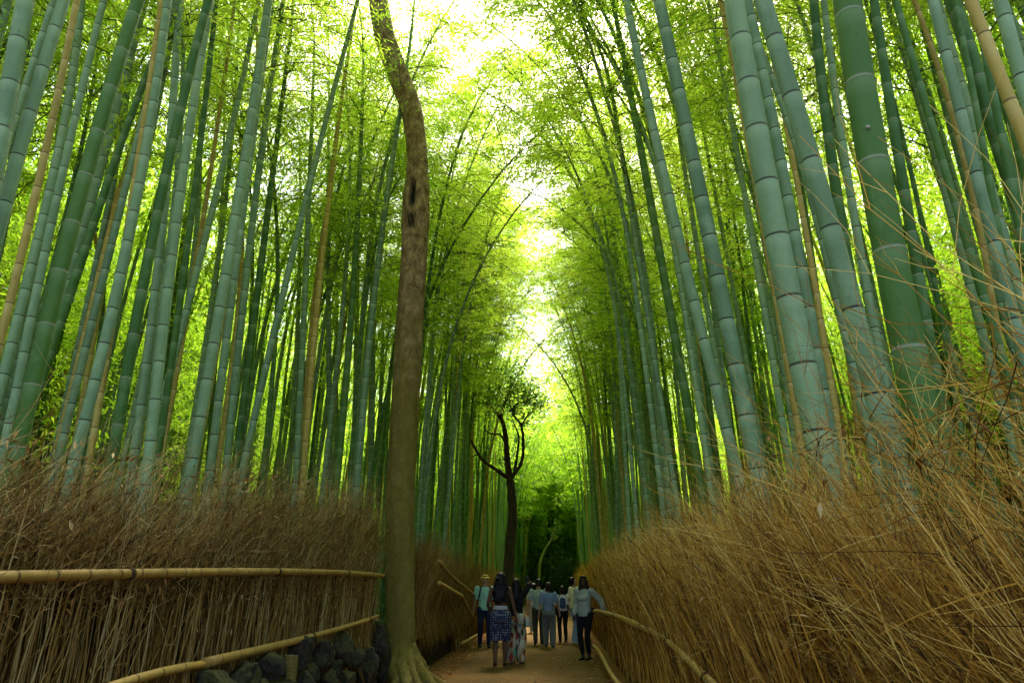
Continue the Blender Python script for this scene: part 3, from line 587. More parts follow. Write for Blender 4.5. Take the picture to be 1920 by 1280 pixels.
# ------------------------------------------------------------------ trees
def loft(pts, rads, sides=36, seg=90, disp=None):
    pts = np.array(pts, float); d = np.r_[0, np.cumsum(np.linalg.norm(np.diff(pts, axis=0), axis=1))]; s = np.linspace(0, d[-1], seg)
    def cr(col):                                               # smooth through the points
        m_ = np.gradient(col, d); i = np.clip(np.searchsorted(d, s) - 1, 0, len(d) - 2); h = d[i + 1] - d[i]; t = (s - d[i]) / h
        return (2*t**3-3*t**2+1)*col[i] + (t**3-2*t**2+t)*h*m_[i] + (-2*t**3+3*t**2)*col[i+1] + (t**3-t**2)*h*m_[i+1]
    P = np.stack([cr(pts[:, k]) for k in range(3)], 1); rr = cr(np.array(rads, float))
    T = nrm(np.gradient(P, axis=0)); U = nrm(np.cross(T, [[0, 1., 0]]) if abs(T[:, 1]).max() < .9 else np.cross(T, [[0, 0, 1.]])); V = np.cross(T, U)
    a = np.arange(sides) / sides * 2 * math.pi; r = rr[:, None] * np.ones(sides)[None]
    tint = np.zeros((seg, sides))
    if disp: r, tint = disp(P, r, a, tint)
    v = P[:, None] + r[..., None] * (np.cos(a)[None, :, None] * U[:, None] + np.sin(a)[None, :, None] * V[:, None])
    i = np.arange(seg - 1)[:, None] * sides + np.arange(sides)[None]; j = np.arange(seg - 1)[:, None] * sides + ((np.arange(sides) + 1) % sides)[None]
    return v.reshape(-1, 3), np.stack([i, j, j + sides, i + sides], -1).reshape(-1, 4), tint.ravel()
def crown(name, centre, size, n_cl, per, ll, lw, m, parent, rg, skel=None, droop=.3):
    c = rg.normal(0, 1, (n_cl, 3)); c = nrm(c) * (rg.random((n_cl, 1)) ** .45) * np.array(size) + np.array(centre)
    n = n_cl * per; B = np.repeat(c, per, 0) + rg.normal(0, 1, (n, 3)) * .26 * np.mean(size) ** .5; D = rg.normal(0, 1, (n, 3)) * [1, 1, .5] + [0, 0, -droop]
    l = ll * rg.uniform(.6, 1.3, n); v, q = leaves(B, D, l, l * lw, rg); mb = MB()
    mb.add(v, q, a=np.repeat(np.repeat(np.clip(rg.normal(.5, .28, n_cl), 0, 1), per), 4))
    return mb.build(name, m, parent, False), c
TY = 12.3
tb = at(752, 1236, TY); tree = empty('tall_tree', (tb[0], TY, 0)); tag(tree, 'tall bare-trunked tree with mossy brown bark, knothole and spreading roots beside the path', 'tree')
tp = [(752, 1262), (752, 1200), (750, 1080), (750, 1000), (757, 800), (768, 600), (776, 480), (780, 390), (783, 300), (771, 205), (741, 125), (722, 70), (708, 0)]
wp = [60, 58, 57, 57, 55, 53, 51, 52, 40, 42, 42, 40, 38]
TP = []; TR = []
for (px, py), w_ in zip(tp, wp):
    p = at(px, py, TY); TP.append(p); TR.append(.95 * w_ / 2 * (TY * cP + (p[2] - EYE) * sP) / F)
TP[0][2] = -.15
top = TP[-1]; TP += [top + [-.5, .1, 1.8], top + [-.7, .3, 3.6], top + [-.5, .4, 5.6]]; TR += [.17, .13, .06]
hole = at(774, 374, TY)[2]; scarz = at(772, 424, TY)[2]
def tdisp(P, r, a, tint):
    z = P[:, 2][:, None]; A = a[None]
    r = r * (1 + .035 * np.sin(3 * A + z * .7) + .02 * np.sin(7 * A + 2 * z) + .012 * np.sin(z * 9 + np.sin(A * 2) * 2))
    fl = np.exp(-np.clip(z + .1, 0, 9) / .26)
    r = r * (1 + fl * (.25 + .6 * np.maximum(0, np.cos(2.5 * A + .6)) ** 1.5 + .3 * np.sin(7 * A)))
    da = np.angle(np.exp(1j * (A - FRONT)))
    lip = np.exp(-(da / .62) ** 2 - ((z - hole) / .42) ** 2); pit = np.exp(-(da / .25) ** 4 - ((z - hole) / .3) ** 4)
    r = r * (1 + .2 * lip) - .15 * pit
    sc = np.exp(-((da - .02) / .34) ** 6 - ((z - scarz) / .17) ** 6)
    tint = np.clip(pit * 1.2 + sc * 1.0 * (.85 + .3 * np.sin(23 * A + 17 * z)), 0, 1); r = r + .012 * sc * np.sin(31 * z + 9 * A)  # shade inside the hollow painted into the tint, plus the black scar stain
    for zz, aa in ((3.2, .3), (5.4, -.5), (7.4, .6), (10.2, .1)):
        r = r + .012 * np.exp(-((z - zz - .05 * np.cos(A * 2)) / .035) ** 2)
    return r, tint
# angle index facing the camera: U = T x Y = -X for an upright stem, V = T x U = -Y, so the camera is at +V
FRONT = math.pi / 2 - .2
mb = MB(); v, q, tn = loft(TP, TR, 72, 420, tdisp); mb.add(v - [tb[0], TY, 0], q, a=tn)
rg = np.random.default_rng(5)
for px, py, yy, r_ in [(790, 1262, TY - .75, .10), (815, 1252, TY - .35, .12), (735, 1268, TY - .8, .10), (690, 1250, TY - .2, .09), (826, 1225, TY + .25, .10), (765, 1280, TY - .95, .09), (800, 1272, TY - .9, .06)]:
    e = np.array([(px - 960) * .000738 * yy - tb[0], yy - TY, 0.])
    ln = [np.array([e[0] * .08, e[1] * .08, .85]), np.array([e[0] * .26, e[1] * .26, .5]), np.array([e[0] * .5, e[1] * .5, .27]), np.array([e[0] * .8 + rg.normal(0, .04), e[1] * .8, .1]), np.array([e[0] * 1.15, e[1] * 1.15, -.05]), np.array([e[0] * 1.4, e[1] * 1.5, -.12])]
    v, q, tn = loft(ln, [r_ * .9, r_ * 1.15, r_ * 1.15, r_, r_ * .75, r_ * .4], 14, 30); mb.add(v + rg.normal(0, .006, v.shape), q, a=tn)
mb.build('trunk', M['bark'], tree)
tl = top - np.array([tb[0], TY, 0]); rg = np.random.default_rng(6)
mbl = MB()
for dx, dy, dz in ((-2.2, -1, 4), (1.5, .8, 5), (-1, 2.2, 4.5), (-2.8, 1, 3)):
    st = tl + [-.5, .1, 1.6]; v, q, tn = loft([st, st + np.array([dx * .4, dy * .4, dz * .5]), st + np.array([dx, dy, dz])], [.11, .07, .02], 10, 14); mbl.add(v, q)
mbl.build('limb', M['bark'], tree)
crown('crown', tl + [-.9, .5, 6.3], (3.0, 2.6, 1.7), 150, 22, .12, .45, M['broad'], tree, rg)

# dark forked tree further down the path
DY = 26.0
db = at(953, 1128, DY); dt = empty('forked_tree', (db[0], DY, 0)); tag(dt, 'dark forked tree with twisting bare limbs behind the walkers', 'tree')
mb = MB(); o0 = np.array([db[0], DY, 0])
def limb(px, w0, w1, yo=0, seg=40):
    P = [at(a, b, DY + yo * i / (len(px) - 1)) - o0 for i, (a, b) in enumerate(px)]; v, q, tn = loft(P, np.interp(np.linspace(0, 1, len(P)), [0, 1], [w0 * DY / F / 2, w1 * DY / F / 2]), 14, seg); mb.add(v + rng.normal(0, .008, v.shape), q)
limb([(953, 1178), (953, 1090), (957, 1020), (961, 960), (957, 900)], 22, 15)
limb([(957, 905), (951, 860), (948, 820), (940, 785), (926, 768), (905, 750)], 13, 3, -1)
limb([(952, 895), (930, 880), (905, 862), (880, 820)], 8, 3, -1.5)
limb([(962, 892), (977, 868), (981, 830), (976, 795), (962, 775), (965, 760), (985, 752), (1008, 742)], 6.5, 2, -.6)
limb([(962, 895), (970, 850), (972, 815), (962, 790)], 6, 2, .8)
limb([(948, 830), (938, 815), (918, 812), (906, 800)], 4, 1.5, -.4)
limb([(926, 768), (915, 745), (918, 725)], 3, 1.2, .2)
limb([(962, 775), (955, 750), (968, 720)], 3, 1.2, .3)
limb([(985, 752), (995, 735), (990, 715)], 2.5, 1, .3)
limb([(905, 862), (893, 852), (884, 858)], 3, 1.2, .2)
limb([(940, 785), (945, 760), (955, 735), (958, 705)], 5, 2, .4)
limb([(978, 800), (985, 785), (1000, 770)], 4, 2, .3)
mb.build('trunk', M['dark_bark'], dt)
rg = np.random.default_rng(9); cl = []
mb = MB()
for px, py, rr, nn in [(915, 735, .5, 16), (1012, 760, .4, 14), (975, 690, .5, 18), (930, 765, .35, 10), (955, 745, .62, 40), (975, 715, .6, 40), (990, 752, .5, 26), (935, 740, .5, 20), (965, 770, .45, 14), (1000, 735, .4, 20), (945, 705, .45, 16), (985, 785, .35, 8), (905, 752, .3, 8)]:
    c = at(px, py, DY) - o0 + rg.normal(0, .3, 3) * [0, 1, 0]; cc = c + nrm(rg.normal(0, 1, (nn, 3))) * rr * (rg.random((nn, 1)) ** .5) * [1.7, 2.2, .85]
    B = np.repeat(cc, 16, 0) + rg.normal(0, .13, (nn * 16, 3)); D = rg.normal(0, 1, (nn * 16, 3)) * [1, 1, .4]; l = rg.uniform(.11, .19, nn * 16); v, q = leaves(B, D, l, l * .42, rg); mb.add(v, q, a=np.repeat(np.repeat(rg.random(nn), 16), 4))
mb.build('crown', M['mid_broad'], dt, False)

# undergrowth trees closing the far end of the path
rg = np.random.default_rng(10)
def far_tree(name, px, py_top, Y, spread, m, lab, dark=0, group=None):
    base = np.array([(px - 960) * .000738 * Y, Y, 0]); t = empty(name, base); tag(t, lab, 'tree' if 'tree' in name else 'shrub', group)
    H = at(px, py_top, Y)[2]; mb = MB()
    v, q, tn = loft([(0, 0, -.1), (.2, 0, H * .3), (-.15, .2, H * .6), (.1, 0, H * .92)], [.16, .12, .08, .03], 10, 30); mb.add(v, q)
    for k in range(5):
        a = rg.uniform(0, 6.28); st = np.array([.05, .05, H * rg.uniform(.25, .6)]); e = st + np.array([math.cos(a) * spread * .8, math.sin(a) * spread * .8, H * .22]); v, q, tn = loft([st, (st + e) / 2 + [0, 0, .2], e], [.07, .04, .015], 8, 10); mb.add(v, q)
    mb.build('trunk', M['dark_bark'], t); crown('crown', (0, 0, H * .58), (spread, spread, H * .42), int(150 * spread), 16, .2, .45, m, t, rg); return t
far_tree('evergreen_shrub', 1040, 1028, 58, 2.6, M['dark_broad'], 'low dark evergreen shrub closing the far end of the path')
far_tree('evergreen_tree', 1060, 975, 62, 1.8, M['mid_broad'], 'leafy green tree at the far end of the path by the brush fence')
far_tree('evergreen_tree', 1022, 972, 66, 2.2, M['mid_broad'], 'taller leafy tree behind the dark shrub ending the path')
far_tree('evergreen_shrub', 1075, 1040, 54, 1.8, M['dark_broad'], 'small dark shrub against the brush fence at its far end')
# thin yellow sapling in front of them
sp = empty('sapling', ((1012 - 960) * .000738 * 44, 44, 0)); tag(sp, 'thin crooked yellow-green sapling before the dark shrubs', 'tree'); o0 = np.array(sp.location)
mb = MB(); P = [at(a, b, 44) - o0 for a, b in [(1010, 1090), (1014, 1050), (1022, 1030), (1034, 1010), (1038, 990)]]; v, q, tn = loft(P, [.08, .075, .06, .05, .03], 8, 24); mb.add(v, q)
P = [at(a, b, 44) - o0 for a, b in [(1034, 1010), (1040, 1004), (1050, 1006)]]; v, q, tn = loft(P, [.04, .03, .015], 8, 12); mb.add(v, q); M['sap'] = tint_mat('young_bark', [(0, (.16, .17, .04)), (1, (.2, .2, .05))]); mb.build('trunk', M['sap'], sp)
crown('crown', at(1042, 985, 44) - o0, (.7, .7, .5), 10, 8, .13, .4, M['mid_broad'], sp, rg)

# ------------------------------------------------------------------ stones at the foot of the reed fence
rg = np.random.default_rng(31)
def fence_y(px):
    Y = 7.0
    for _ in range(60): Y = .5 * Y + .5 * (2.75 - pc(Y)) / ((960 - px) * .000738)
    return min(Y, 12.0)
def stone(px, py, Y, w_, h_, label):
    Y = fence_y(px) - .2; p = at(px, py + 9, Y); W = w_ * Y / F / 2; Hh = h_ * Y / F / 2
    bm = bmesh.new(); bmesh.ops.create_icosphere(bm, subdivisions=4, radius=1)
    seed = Vector(rg.uniform(-50, 50, 3)); cuts = [(Vector(rg.normal(0, 1, 3)).normalized(), rg.uniform(.45, .8)) for _ in range(10)]
    for vv in bm.verts:
        c = vv.co.copy()
        for n_, d in cuts:
            k = c.dot(n_) - d
            if k > 0: c -= n_ * k * .97
        c *= 1 + .18 * noise.noise(c * 1.9 + seed) + .08 * noise.noise(c * 5 + seed) + .03 * noise.noise(c * 13 + seed)
        vv.co = Vector((c.x * W * 1.05, c.y * W * 1.0, c.z * Hh * 1.1))
    me = bpy.data.meshes.new('stone'); bm.to_mesh(me); bm.free(); me.materials.append(M['stone'])
    for pl in me.polygons: pl.use_smooth = True
    o = link('stone', me); o.location = p; o.rotation_euler = (rg.normal(0, .12), rg.normal(0, .12), rg.uniform(0, 6)); return tag(o, label, 'stone', 'mossy stones along the foot of the reed fence')
ST = [(395, 1268, 6.9, 80, 34, 'flat mossy stone lying farthest from the tall tree under the reed fence'), (455, 1262, 7.6, 90, 46, 'broad mossy stone on the near side of the cut log post'),
 (500, 1245, 8.0, 70, 50, 'mossy stone leaning on the cut log post under the lower rail'), (470, 1285, 7.4, 90, 40, 'low mossy stone half buried in front of the broad one'),
 (562, 1216, 9.2, 50, 66, 'tall narrow mossy stone just beyond the cut log post'), (600, 1226, 9.6, 56, 76, 'dark upright stone in the middle of the stone row'),
 (640, 1212, 10.1, 54, 62, 'rounded grey-green stone propping the reed fence skirt'), (612, 1268, 9.4, 48, 50, 'blue-grey stone low beneath the dark upright stone'),
 (648, 1270, 9.8, 50, 52, 'mossy green stone at the bottom of the row below the rounded one'), (572, 1272, 9.0, 44, 46, 'small dark stone wedged beside the cut log post'),
 (684, 1235, 10.8, 46, 60, 'upright stone beside the tree roots, lighter on top'), (708, 1192, 11.5, 44, 56, 'biggest boulder, leaning against the tall tree trunk'),
 (690, 1275, 10.3, 54, 44, 'flat stone sunk among leaves before the tree roots'), (722, 1232, 11.6, 26, 60, 'thin standing stone pressed against the tall trunk'), (525, 1278, 8.2, 60, 34, 'low stone at the base of the cut log post')]
ST += [(428, 1282, 0, 40, 24, 'small flat stone low among the stones farthest from the tall tree'), (585, 1250, 0, 34, 34, 'small stone filling the gap under the tall narrow stone'), (628, 1245, 0, 30, 30, 'small stone caught between the dark upright and the rounded stone'), (664, 1222, 0, 34, 44, 'narrow brownish stone under the end of the lower rail'), (530, 1240, 0, 34, 40, 'pointed little stone behind the cut log post')]
for a in ST: stone(*a)
# cut log post among the stones
mb = MB(); lY = fence_y(545) - .42; p = at(545, 1228, lY); lg = empty('log_post', (p[0], lY, 0)); tag(lg, 'short mossy cut log standing upright among the stones', 'post')
v, q, tn = loft([(0, 0, -.1), (.01, 0, .3), (.0, .01, p[2])], [.075, .07, .068], 16, 20); mb.add(v, q); mb.build('trunk', M['bark'], lg)
mb = MB(); a_ = np.arange(16) / 16 * 2 * math.pi; mb.add(np.concatenate([np.stack([.069 * np.cos(a_), .069 * np.sin(a_) + .01, 0 * a_ + p[2]], 1), [[0, .01, p[2] + .006]]]), t=[(i, (i + 1) % 16, 16) for i in range(16)], a=.2); M['cut'] = tint_mat('cut_wood', [(0, (.1, .09, .04)), (1, (.22, .19, .1))]); mb.build('cut_face', M['cut'], lg)
# fallen leaves on the ground
rg = np.random.default_rng(33); mb = MB(); n = 5200; y = rg.uniform(3, 24, n); side = rg.random(n); x = np.where(side < .5, -1.75 + pc(y) - np.abs(rg.normal(0, .35, n)), np.where(side < .85, RF(y) - .12 - np.abs(rg.normal(0, .22, n)), pc(y) + rg.uniform(-1.5, 1.2, n)))
B = np.stack([x, y, np.full(n, .016)], 1); D = rg.normal(0, 1, (n, 3)) * [1, 1, .08]; l = rg.uniform(.05, .11, n); v, q = leaves(B, D, l, l * .22, rg); v[:, 2] = np.clip(v[:, 2], .012, .05); mb.add(v, q, a=np.repeat(rg.random(n), 4))
tag(mb.build('fallen_leaves', M['dead_leaf'], None, False), 'dry bamboo leaves scattered along the edges of the path', 'leaves', kind='stuff')
# ------------------------------------------------------------------ people
def cloth(name, c, rough=.9, pattern=None):
    m, t, b = mat(name, rough, .15); n_ = noise_tex(t, 14, 4)
    base = ramp(t, n_, [(.3, tuple(x * .8 for x in c)), (.7, tuple(min(1, x * 1.12) for x in c))])
    if pattern == 'dots':
        tc = N(t, 'TexCoord'); v = N(t, 'TexVoronoi', Scale=21.0, Randomness=.12); t.links.new(tc.outputs['Object'], v.inputs['Vector'])
        base = mix(t, ramp(t, v.outputs['Distance'], [(.30, (1, 1, 1)), (.36, (0, 0, 0))]), base, (.24, .26, .32))
    if pattern == 'print':
        tc = N(t, 'TexCoord'); mp = N(t, 'Mapping'); mp.inputs['Scale'].default_value = (1, 1, .45); t.links.new(tc.outputs['Object'], mp.inputs[0])
        v = N(t, 'TexVoronoi', Scale=17.0); t.links.new(mp.outputs[0], v.inputs['Vector']); sx = N(t, 'SeparateColor'); t.links.new(v.outputs['Color'], sx.inputs[0])
        base = ramp(t, sx.outputs[0], [(.0, (.40, .33, .22)), (.22, (.03, .06, .04)), (.36, (.45, .38, .27)), (.5, (.28, .035, .03)), (.62, (.12, .30, .28)), (.75, (.5, .45, .34)), (.9, (.3, .16, .05))])
        base.node.color_ramp.interpolation = 'CONSTANT'
    t.links.new(base, b.inputs['Base Color']); bump(t, b, n_, .02, .4); return m
SKIN = {k: cloth('skin_' + k, c, .55) for k, c in dict(light=(.42, .24, .15), brown=(.13, .062, .032), deep=(.075, .036, .02)).items()}
HAIR = {k: cloth('hair_' + k, c, .5) for k, c in dict(black=(.008, .007, .007), brown=(.03, .014, .008), dark=(.018, .009, .007)).items()}
def ell(bm, parts):
    """convex hull of ellipsoids (centre, radii)"""
    b2 = bmesh.new()
    for c, r in parts:
        r = (r, r, r) if np.isscalar(r) else r
        bmesh.ops.create_icosphere(b2, subdivisions=2, radius=1, matrix=Matrix.Translation(c) @ Matrix.Diagonal((*r, 1)))
    res = bmesh.ops.convex_hull(b2, input=list(b2.verts)); bmesh.ops.delete(b2, geom=[v for v in b2.verts if not v.link_faces], context='VERTS')
    me = bpy.data.meshes.new('tmp'); b2.to_mesh(me); b2.free(); bm.from_mesh(me); bpy.data.meshes.remove(me)
def blend(name, bm, m, parent, vox=.012, smooth=3):
    me = bpy.data.meshes.new(name); bm.to_mesh(me); bm.free(); me.materials.append(m); o = link(name, me, parent)
    md = o.modifiers.new('Remesh', 'REMESH'); md.mode = 'VOXEL'; md.voxel_size = vox; md.use_smooth_shade = True
    sm = o.modifiers.new('Smooth', 'SMOOTH'); sm.factor = .5; sm.iterations = smooth; return o
def plain(name, bm, m, parent=None):
    me = bpy.data.meshes.new(name); bm.to_mesh(me); bm.free(); me.materials.append(m)
    for p in me.polygons: p.use_smooth = True
    return link(name, me, parent)
V3 = lambda *a: Vector(a)
def ik(a, b, l1, l2, hint):
    d = b - a; L = min(d.length, (l1 + l2) * .995); d = d.normalized(); b = a + d * L
    x = (l1 * l1 - l2 * l2 + L * L) / (2 * L); h = math.sqrt(max(0, l1 * l1 - x * x)); n_ = hint - d * hint.dot(d); n_.normalize(); return a + d * x + n_ * h, b
def ground_at(px, py):
    return float(np.interp(0, [-(at(px, py, 10)[2] - EYE) - EYE, 1e9], [0, 0])) if False else EYE / -((at(px, py, 10)[2] - EYE) / 10)
def person(px, pfeet, phead, rz, label, skin, top, legs, hair, group='walkers on the bamboo path', feet=((-.055, 0), (.055, .0)), hands=((-.16, .02, .47), (.16, .02, .47)),
           sleeve='short', leg='trousers', hairkind='short', shoe=(.02, .02, .02), female=False, look=0, tilt=0, bare=False, wide=1.0):
    Y = ground_at(px, pfeet); g_ = at(px, pfeet, Y); H = at(px, phead, Y)[2]; root = empty('person', (g_[0], Y, .01)); root.rotation_euler = (0, 0, rz); tag(root, label, 'person', group)
    h = lambda x, y, z: V3(x * H, y * H, z * H)
    sw = .103 if female else .118; hw = .058 if female else .055
    S_ = [h(-sw, 0, .815), h(sw, 0, .815)]; HP = [h(-hw, 0, .52), h(hw, 0, .52)]
    AN = [h(feet[i][0], feet[i][1], .045) for i in (0, 1)]; KN = []; EL = []; WR = []
    for i in (0, 1):
        k, a = ik(HP[i], AN[i], .242 * H, .243 * H, V3(0, 1, 0)); KN.append(k)
        e, wv = ik(S_[i], h(*hands[i]), .175 * H, .152 * H, V3((-.3, .3)[i], -1, -.2)); EL.append(e); WR.append(wv)
    bm = bmesh.new(); th = .048 if female else .05
    pel = (h(0, 0, .525), (.098 * H if female else .092 * H, .066 * H, .05 * H)); wai = (h(0, .002, .63), (.07 * H if female else .08 * H, .052 * H, .04 * H))
    che = (h(0, .0, .735), (.088 * H if female else .098 * H, .062 * H, .06 * H)); shd = (h(0, -.004, .80), (.092 * H if female else .105 * H, .042 * H, .028 * H))
    ell(bm, [pel, wai]); ell(bm, [wai, che]); ell(bm, [che, shd])
    if female: ell(bm, [(h(-.038, .05, .725), .03 * H)]); ell(bm, [(h(.038, .05, .725), .03 * H)]); ell(bm, [(h(-.04, -.03, .505), .056 * H), (h(.04, -.03, .505), .056 * H)])
    ell(bm, [(h(0, -.006, .815), .034 * H), (h(0, .002, .88), .03 * H)])
    hq = Matrix.Translation(h(0, .004, .885)) @ Matrix.Rotation(look, 4, 'Z') @ Matrix.Rotation(tilt, 4, 'X')
    def hd(x, y, z): return hq @ h(x, y, z - .885)
    ell(bm, [(hd(0, -.004, .945), (.046 * H, .054 * H, .053 * H)), (hd(0, .018, .905), (.03 * H, .033 * H, .034 * H))])
    ell(bm, [(hd(0, .055, .934), .006 * H), (hd(0, .066, .918), .0095 * H)])                          # nose
    for s in (-1, 1): ell(bm, [(hd(s * .047, -.003, .93), (.006 * H, .013 * H, .018 * H))]); ell(bm, [(hd(s * .018, .048, .945), .008 * H)])
    ell(bm, [(hd(-.012, .05, .896), .005 * H), (hd(.012, .05, .896), .005 * H)])
    for i in (0, 1):
        s = (-1, 1)[i]; ua = .026 if female else .03
        ell(bm, [(S_[i], ua * 1.15 * H), (EL[i], ua * .78 * H)]); ell(bm, [(EL[i], ua * .78 * H), (WR[i], ua * .55 * H)])
        f = (WR[i] - EL[i]).normalized(); inn = V3(-s, .25, 0); inn = (inn - f * inn.dot(f)).normalized(); wd = f.cross(inn)
        if wd.y < 0: wd = -wd
        pm = WR[i] + f * .045 * H
        ell(bm, [(WR[i], .013 * H), (pm + wd * .014 * H, .0105 * H), (pm - wd * .014 * H, .0105 * H)])
        for q_ in range(4):
            b0 = pm + wd * (.0165 - .011 * q_) * H; l_ = (.034, .040, .037, .028)[q_] * H; k1 = b0 + (f + inn * .25).normalized() * l_ * .55; k2 = k1 + (f + inn * .8).normalized() * l_ * .5
            ell(bm, [(b0, .0058 * H), (k1, .0052 * H)]); ell(bm, [(k1, .0052 * H), (k2, .0044 * H)])
        t0 = WR[i] + f * .014 * H + wd * .012 * H; t1 = t0 + (f * .7 + wd * .7 + inn * .3).normalized() * .026 * H; ell(bm, [(t0, .0068 * H), (t1, .0058 * H)]); ell(bm, [(t1, .0058 * H), (t1 + f * .018 * H, .005 * H)])
        ell(bm, [(HP[i], th * 1.12 * H), (KN[i], .032 * H)]); ell(bm, [(KN[i], .032 * H), (KN[i] * .62 + AN[i] * .38 + h(0, -.008, 0), .034 * H), (AN[i], .02 * H)])
        ell(bm, [(AN[i] + h(0, -.012, -.028), (.02 * H, .022 * H, .014 * H)), (AN[i] + h(0, .062, -.034), (.024 * H, .026 * H, .009 * H))])
    blend('body', bm, SKIN[skin], root, .0085, 2)
    e_ = .007 * H
    def grow(p, e): return (p[0], tuple(x + e for x in p[1]))
    # upper garment
    if not bare:
        bm = bmesh.new(); ell(bm, [grow((h(0, 0, .515), (pel[1][0] * 1.02, pel[1][1] * 1.05, .012 * H)), e_ * .8), grow(wai, e_ * 1.9)]); ell(bm, [grow(wai, e_ * 1.9), grow(che, e_ * 1.2)]); ell(bm, [grow(che, e_ * 1.2), (shd[0], tuple(x + e_ * .9 for x in shd[1]))])
        ell(bm, [(h(0, -.004, .822), (.05 * H, .04 * H, .014 * H)), (h(0, -.004, .838), (.04 * H, .034 * H, .008 * H))])
        if female: ell(bm, [(h(-.038, .05, .725), .036 * H), (h(.038, .05, .725), .036 * H)])
        for i in (0, 1):
            if sleeve == 'short': ell(bm, [(S_[i], .042 * H), (S_[i].lerp(EL[i], .72), .04 * H)])
            else: ell(bm, [(S_[i], .043 * H), (EL[i], .036 * H * wide)]); ell(bm, [(EL[i], .036 * H * wide), (EL[i].lerp(WR[i], .75), .034 * H * wide), (EL[i].lerp(WR[i], .93), .02 * H)])
        blend('shirt', bm, top, root, .011, 2)
    else:
        bm = bmesh.new(); ell(bm, [(h(0, .012, .70), (.08 * H, .062 * H, .03 * H)), (h(0, .016, .75), (.082 * H, .062 * H, .03 * H))]); blend('top', bm, top, root, .011, 2)
    # lower garment
    bm = bmesh.new()
    ell(bm, [grow((h(0, -.002, .52), pel[1]), e_), (h(0, 0, .60), (wai[1][0] + e_, wai[1][1] + e_, .02 * H))])
    if female: ell(bm, [(h(-.04, -.03, .505), .063 * H), (h(.04, -.03, .505), .063 * H)])
    for i in (0, 1):
        if leg == 'trousers': ell(bm, [(HP[i], th * 1.3 * H), (KN[i], .046 * H * wide)]); ell(bm, [(KN[i], .046 * H * wide), (KN[i].lerp(AN[i], .4) + h(0, -.006, 0), max(.042, .042 * wide) * H), (AN[i] + h(0, -.005, .005), .035 * H * wide)])
        elif leg == 'slim': ell(bm, [(HP[i], th * 1.24 * H), (KN[i], .038 * H)]); ell(bm, [(KN[i], .038 * H), (KN[i].lerp(AN[i], .38), .039 * H), (AN[i] + h(0, 0, .03), .026 * H)])
        else: ell(bm, [(HP[i], th * 1.5 * H), (KN[i].lerp(HP[i], .15), .072 * H)]); ell(bm, [(KN[i].lerp(HP[i], .15), .072 * H), (KN[i].lerp(AN[i], .06) + h(0, -.005, 0), (.07 * H, .07 * H, .015 * H))])
    blend('trousers' if leg != 'culottes' else 'culottes', bm, legs, root, .011, 2)
    # hair
    bm = bmesh.new(); ell(bm, [(hd(0, -.016, .955), (.052 * H, .056 * H, .054 * H)), (hd(0, -.03, .925), (.048 * H, .04 * H, .04 * H))])
    ell(bm, [(hd(0, .022, .985), (.038 * H, .03 * H, .016 * H)), (hd(0, -.01, .99), (.045 * H, .045 * H, .018 * H))])
    if hairkind == 'bob':
        ell(bm, [(hd(0, -.02, .95), (.056 * H, .05 * H, .05 * H)), (hd(0, -.022, .875), (.058 * H, .042 * H, .022 * H))])
    if hairkind == 'long':
        ell(bm, [(hd(0, -.025, .94), (.056 * H, .046 * H, .05 * H)), (hd(0, -.04, .84), (.062 * H, .04 * H, .04 * H))]); ell(bm, [(hd(0, -.04, .84), (.062 * H, .04 * H, .04 * H)), (h(0, -.06, .76), (.05 * H, .026 * H, .035 * H))])
        for s in (-1, 1): ell(bm, [(hd(s * .045, .0, .93), .018 * H), (hd(s * .055, .01, .84), .02 * H)])
    if hairkind == 'big':
        ell(bm, [(hd(0, -.02, .95), (.064 * H, .056 * H, .054 * H)), (hd(0, -.04, .85), (.092 * H, .055 * H, .05 * H))]); ell(bm, [(hd(0, -.04, .85), (.092 * H, .055 * H, .05 * H)), (h(-.01, -.068, .74), (.086 * H, .036 * H, .05 * H))]); ell(bm, [(h(-.01, -.068, .74), (.082 * H, .036 * H, .05 * H)), (h(-.02, -.07, .68), (.05 * H, .026 * H, .03 * H))])
        for k in range(26):
            a = rng.uniform(-1, 1); z_ = rng.uniform(.68, .97); ell(bm, [(h(a * (.085 if z_ < .88 else .05), -.07 + rng.uniform(-.02, .03), z_), rng.uniform(.013, .024) * H)])
    ho = blend('hair', bm, HAIR[hair], root, .012, 1)
    # shoes
    for i in (0, 1):
        bm = bmesh.new(); a = AN[i]; ell(bm, [(a + h(0, -.018, -.022), (.024 * H, .026 * H, .022 * H)), (a + h(0, .03, -.026), (.026 * H, .03 * H, .018 * H)), (a + h(0, .078, -.034), (.026 * H, .022 * H, .011 * H))])
        key = 'shoe_%.2f_%.2f' % shoe[:2]
        if key not in M: M[key] = cloth('shoe_leather', shoe, .6)
        blend('shoe', bm, M[key], root, .011, 1)
    for s in (-1, 1):
        bm = bmesh.new(); ell(bm, [(hd(s * .018, .0535, .945), (.0065 * H, .003 * H, .0038 * H))]); plain('eye', bm, HAIR['black'], root)
    bm = bmesh.new(); ell(bm, [(hd(-.014, .0535, .895), (.004 * H, .002 * H, .0028 * H)), (hd(.014, .0535, .895), (.004 * H, .002 * H, .0028 * H))]); plain('mouth', bm, cloth('lips', (.2, .07, .06), .5), root)
    return root, H, Y, dict(hd=hd, WR=WR, S=S_, h=h)
def wpos(root, v): return Matrix.Translation(root.location) @ Matrix.Rotation(root.rotation_euler[2], 4, 'Z') @ v
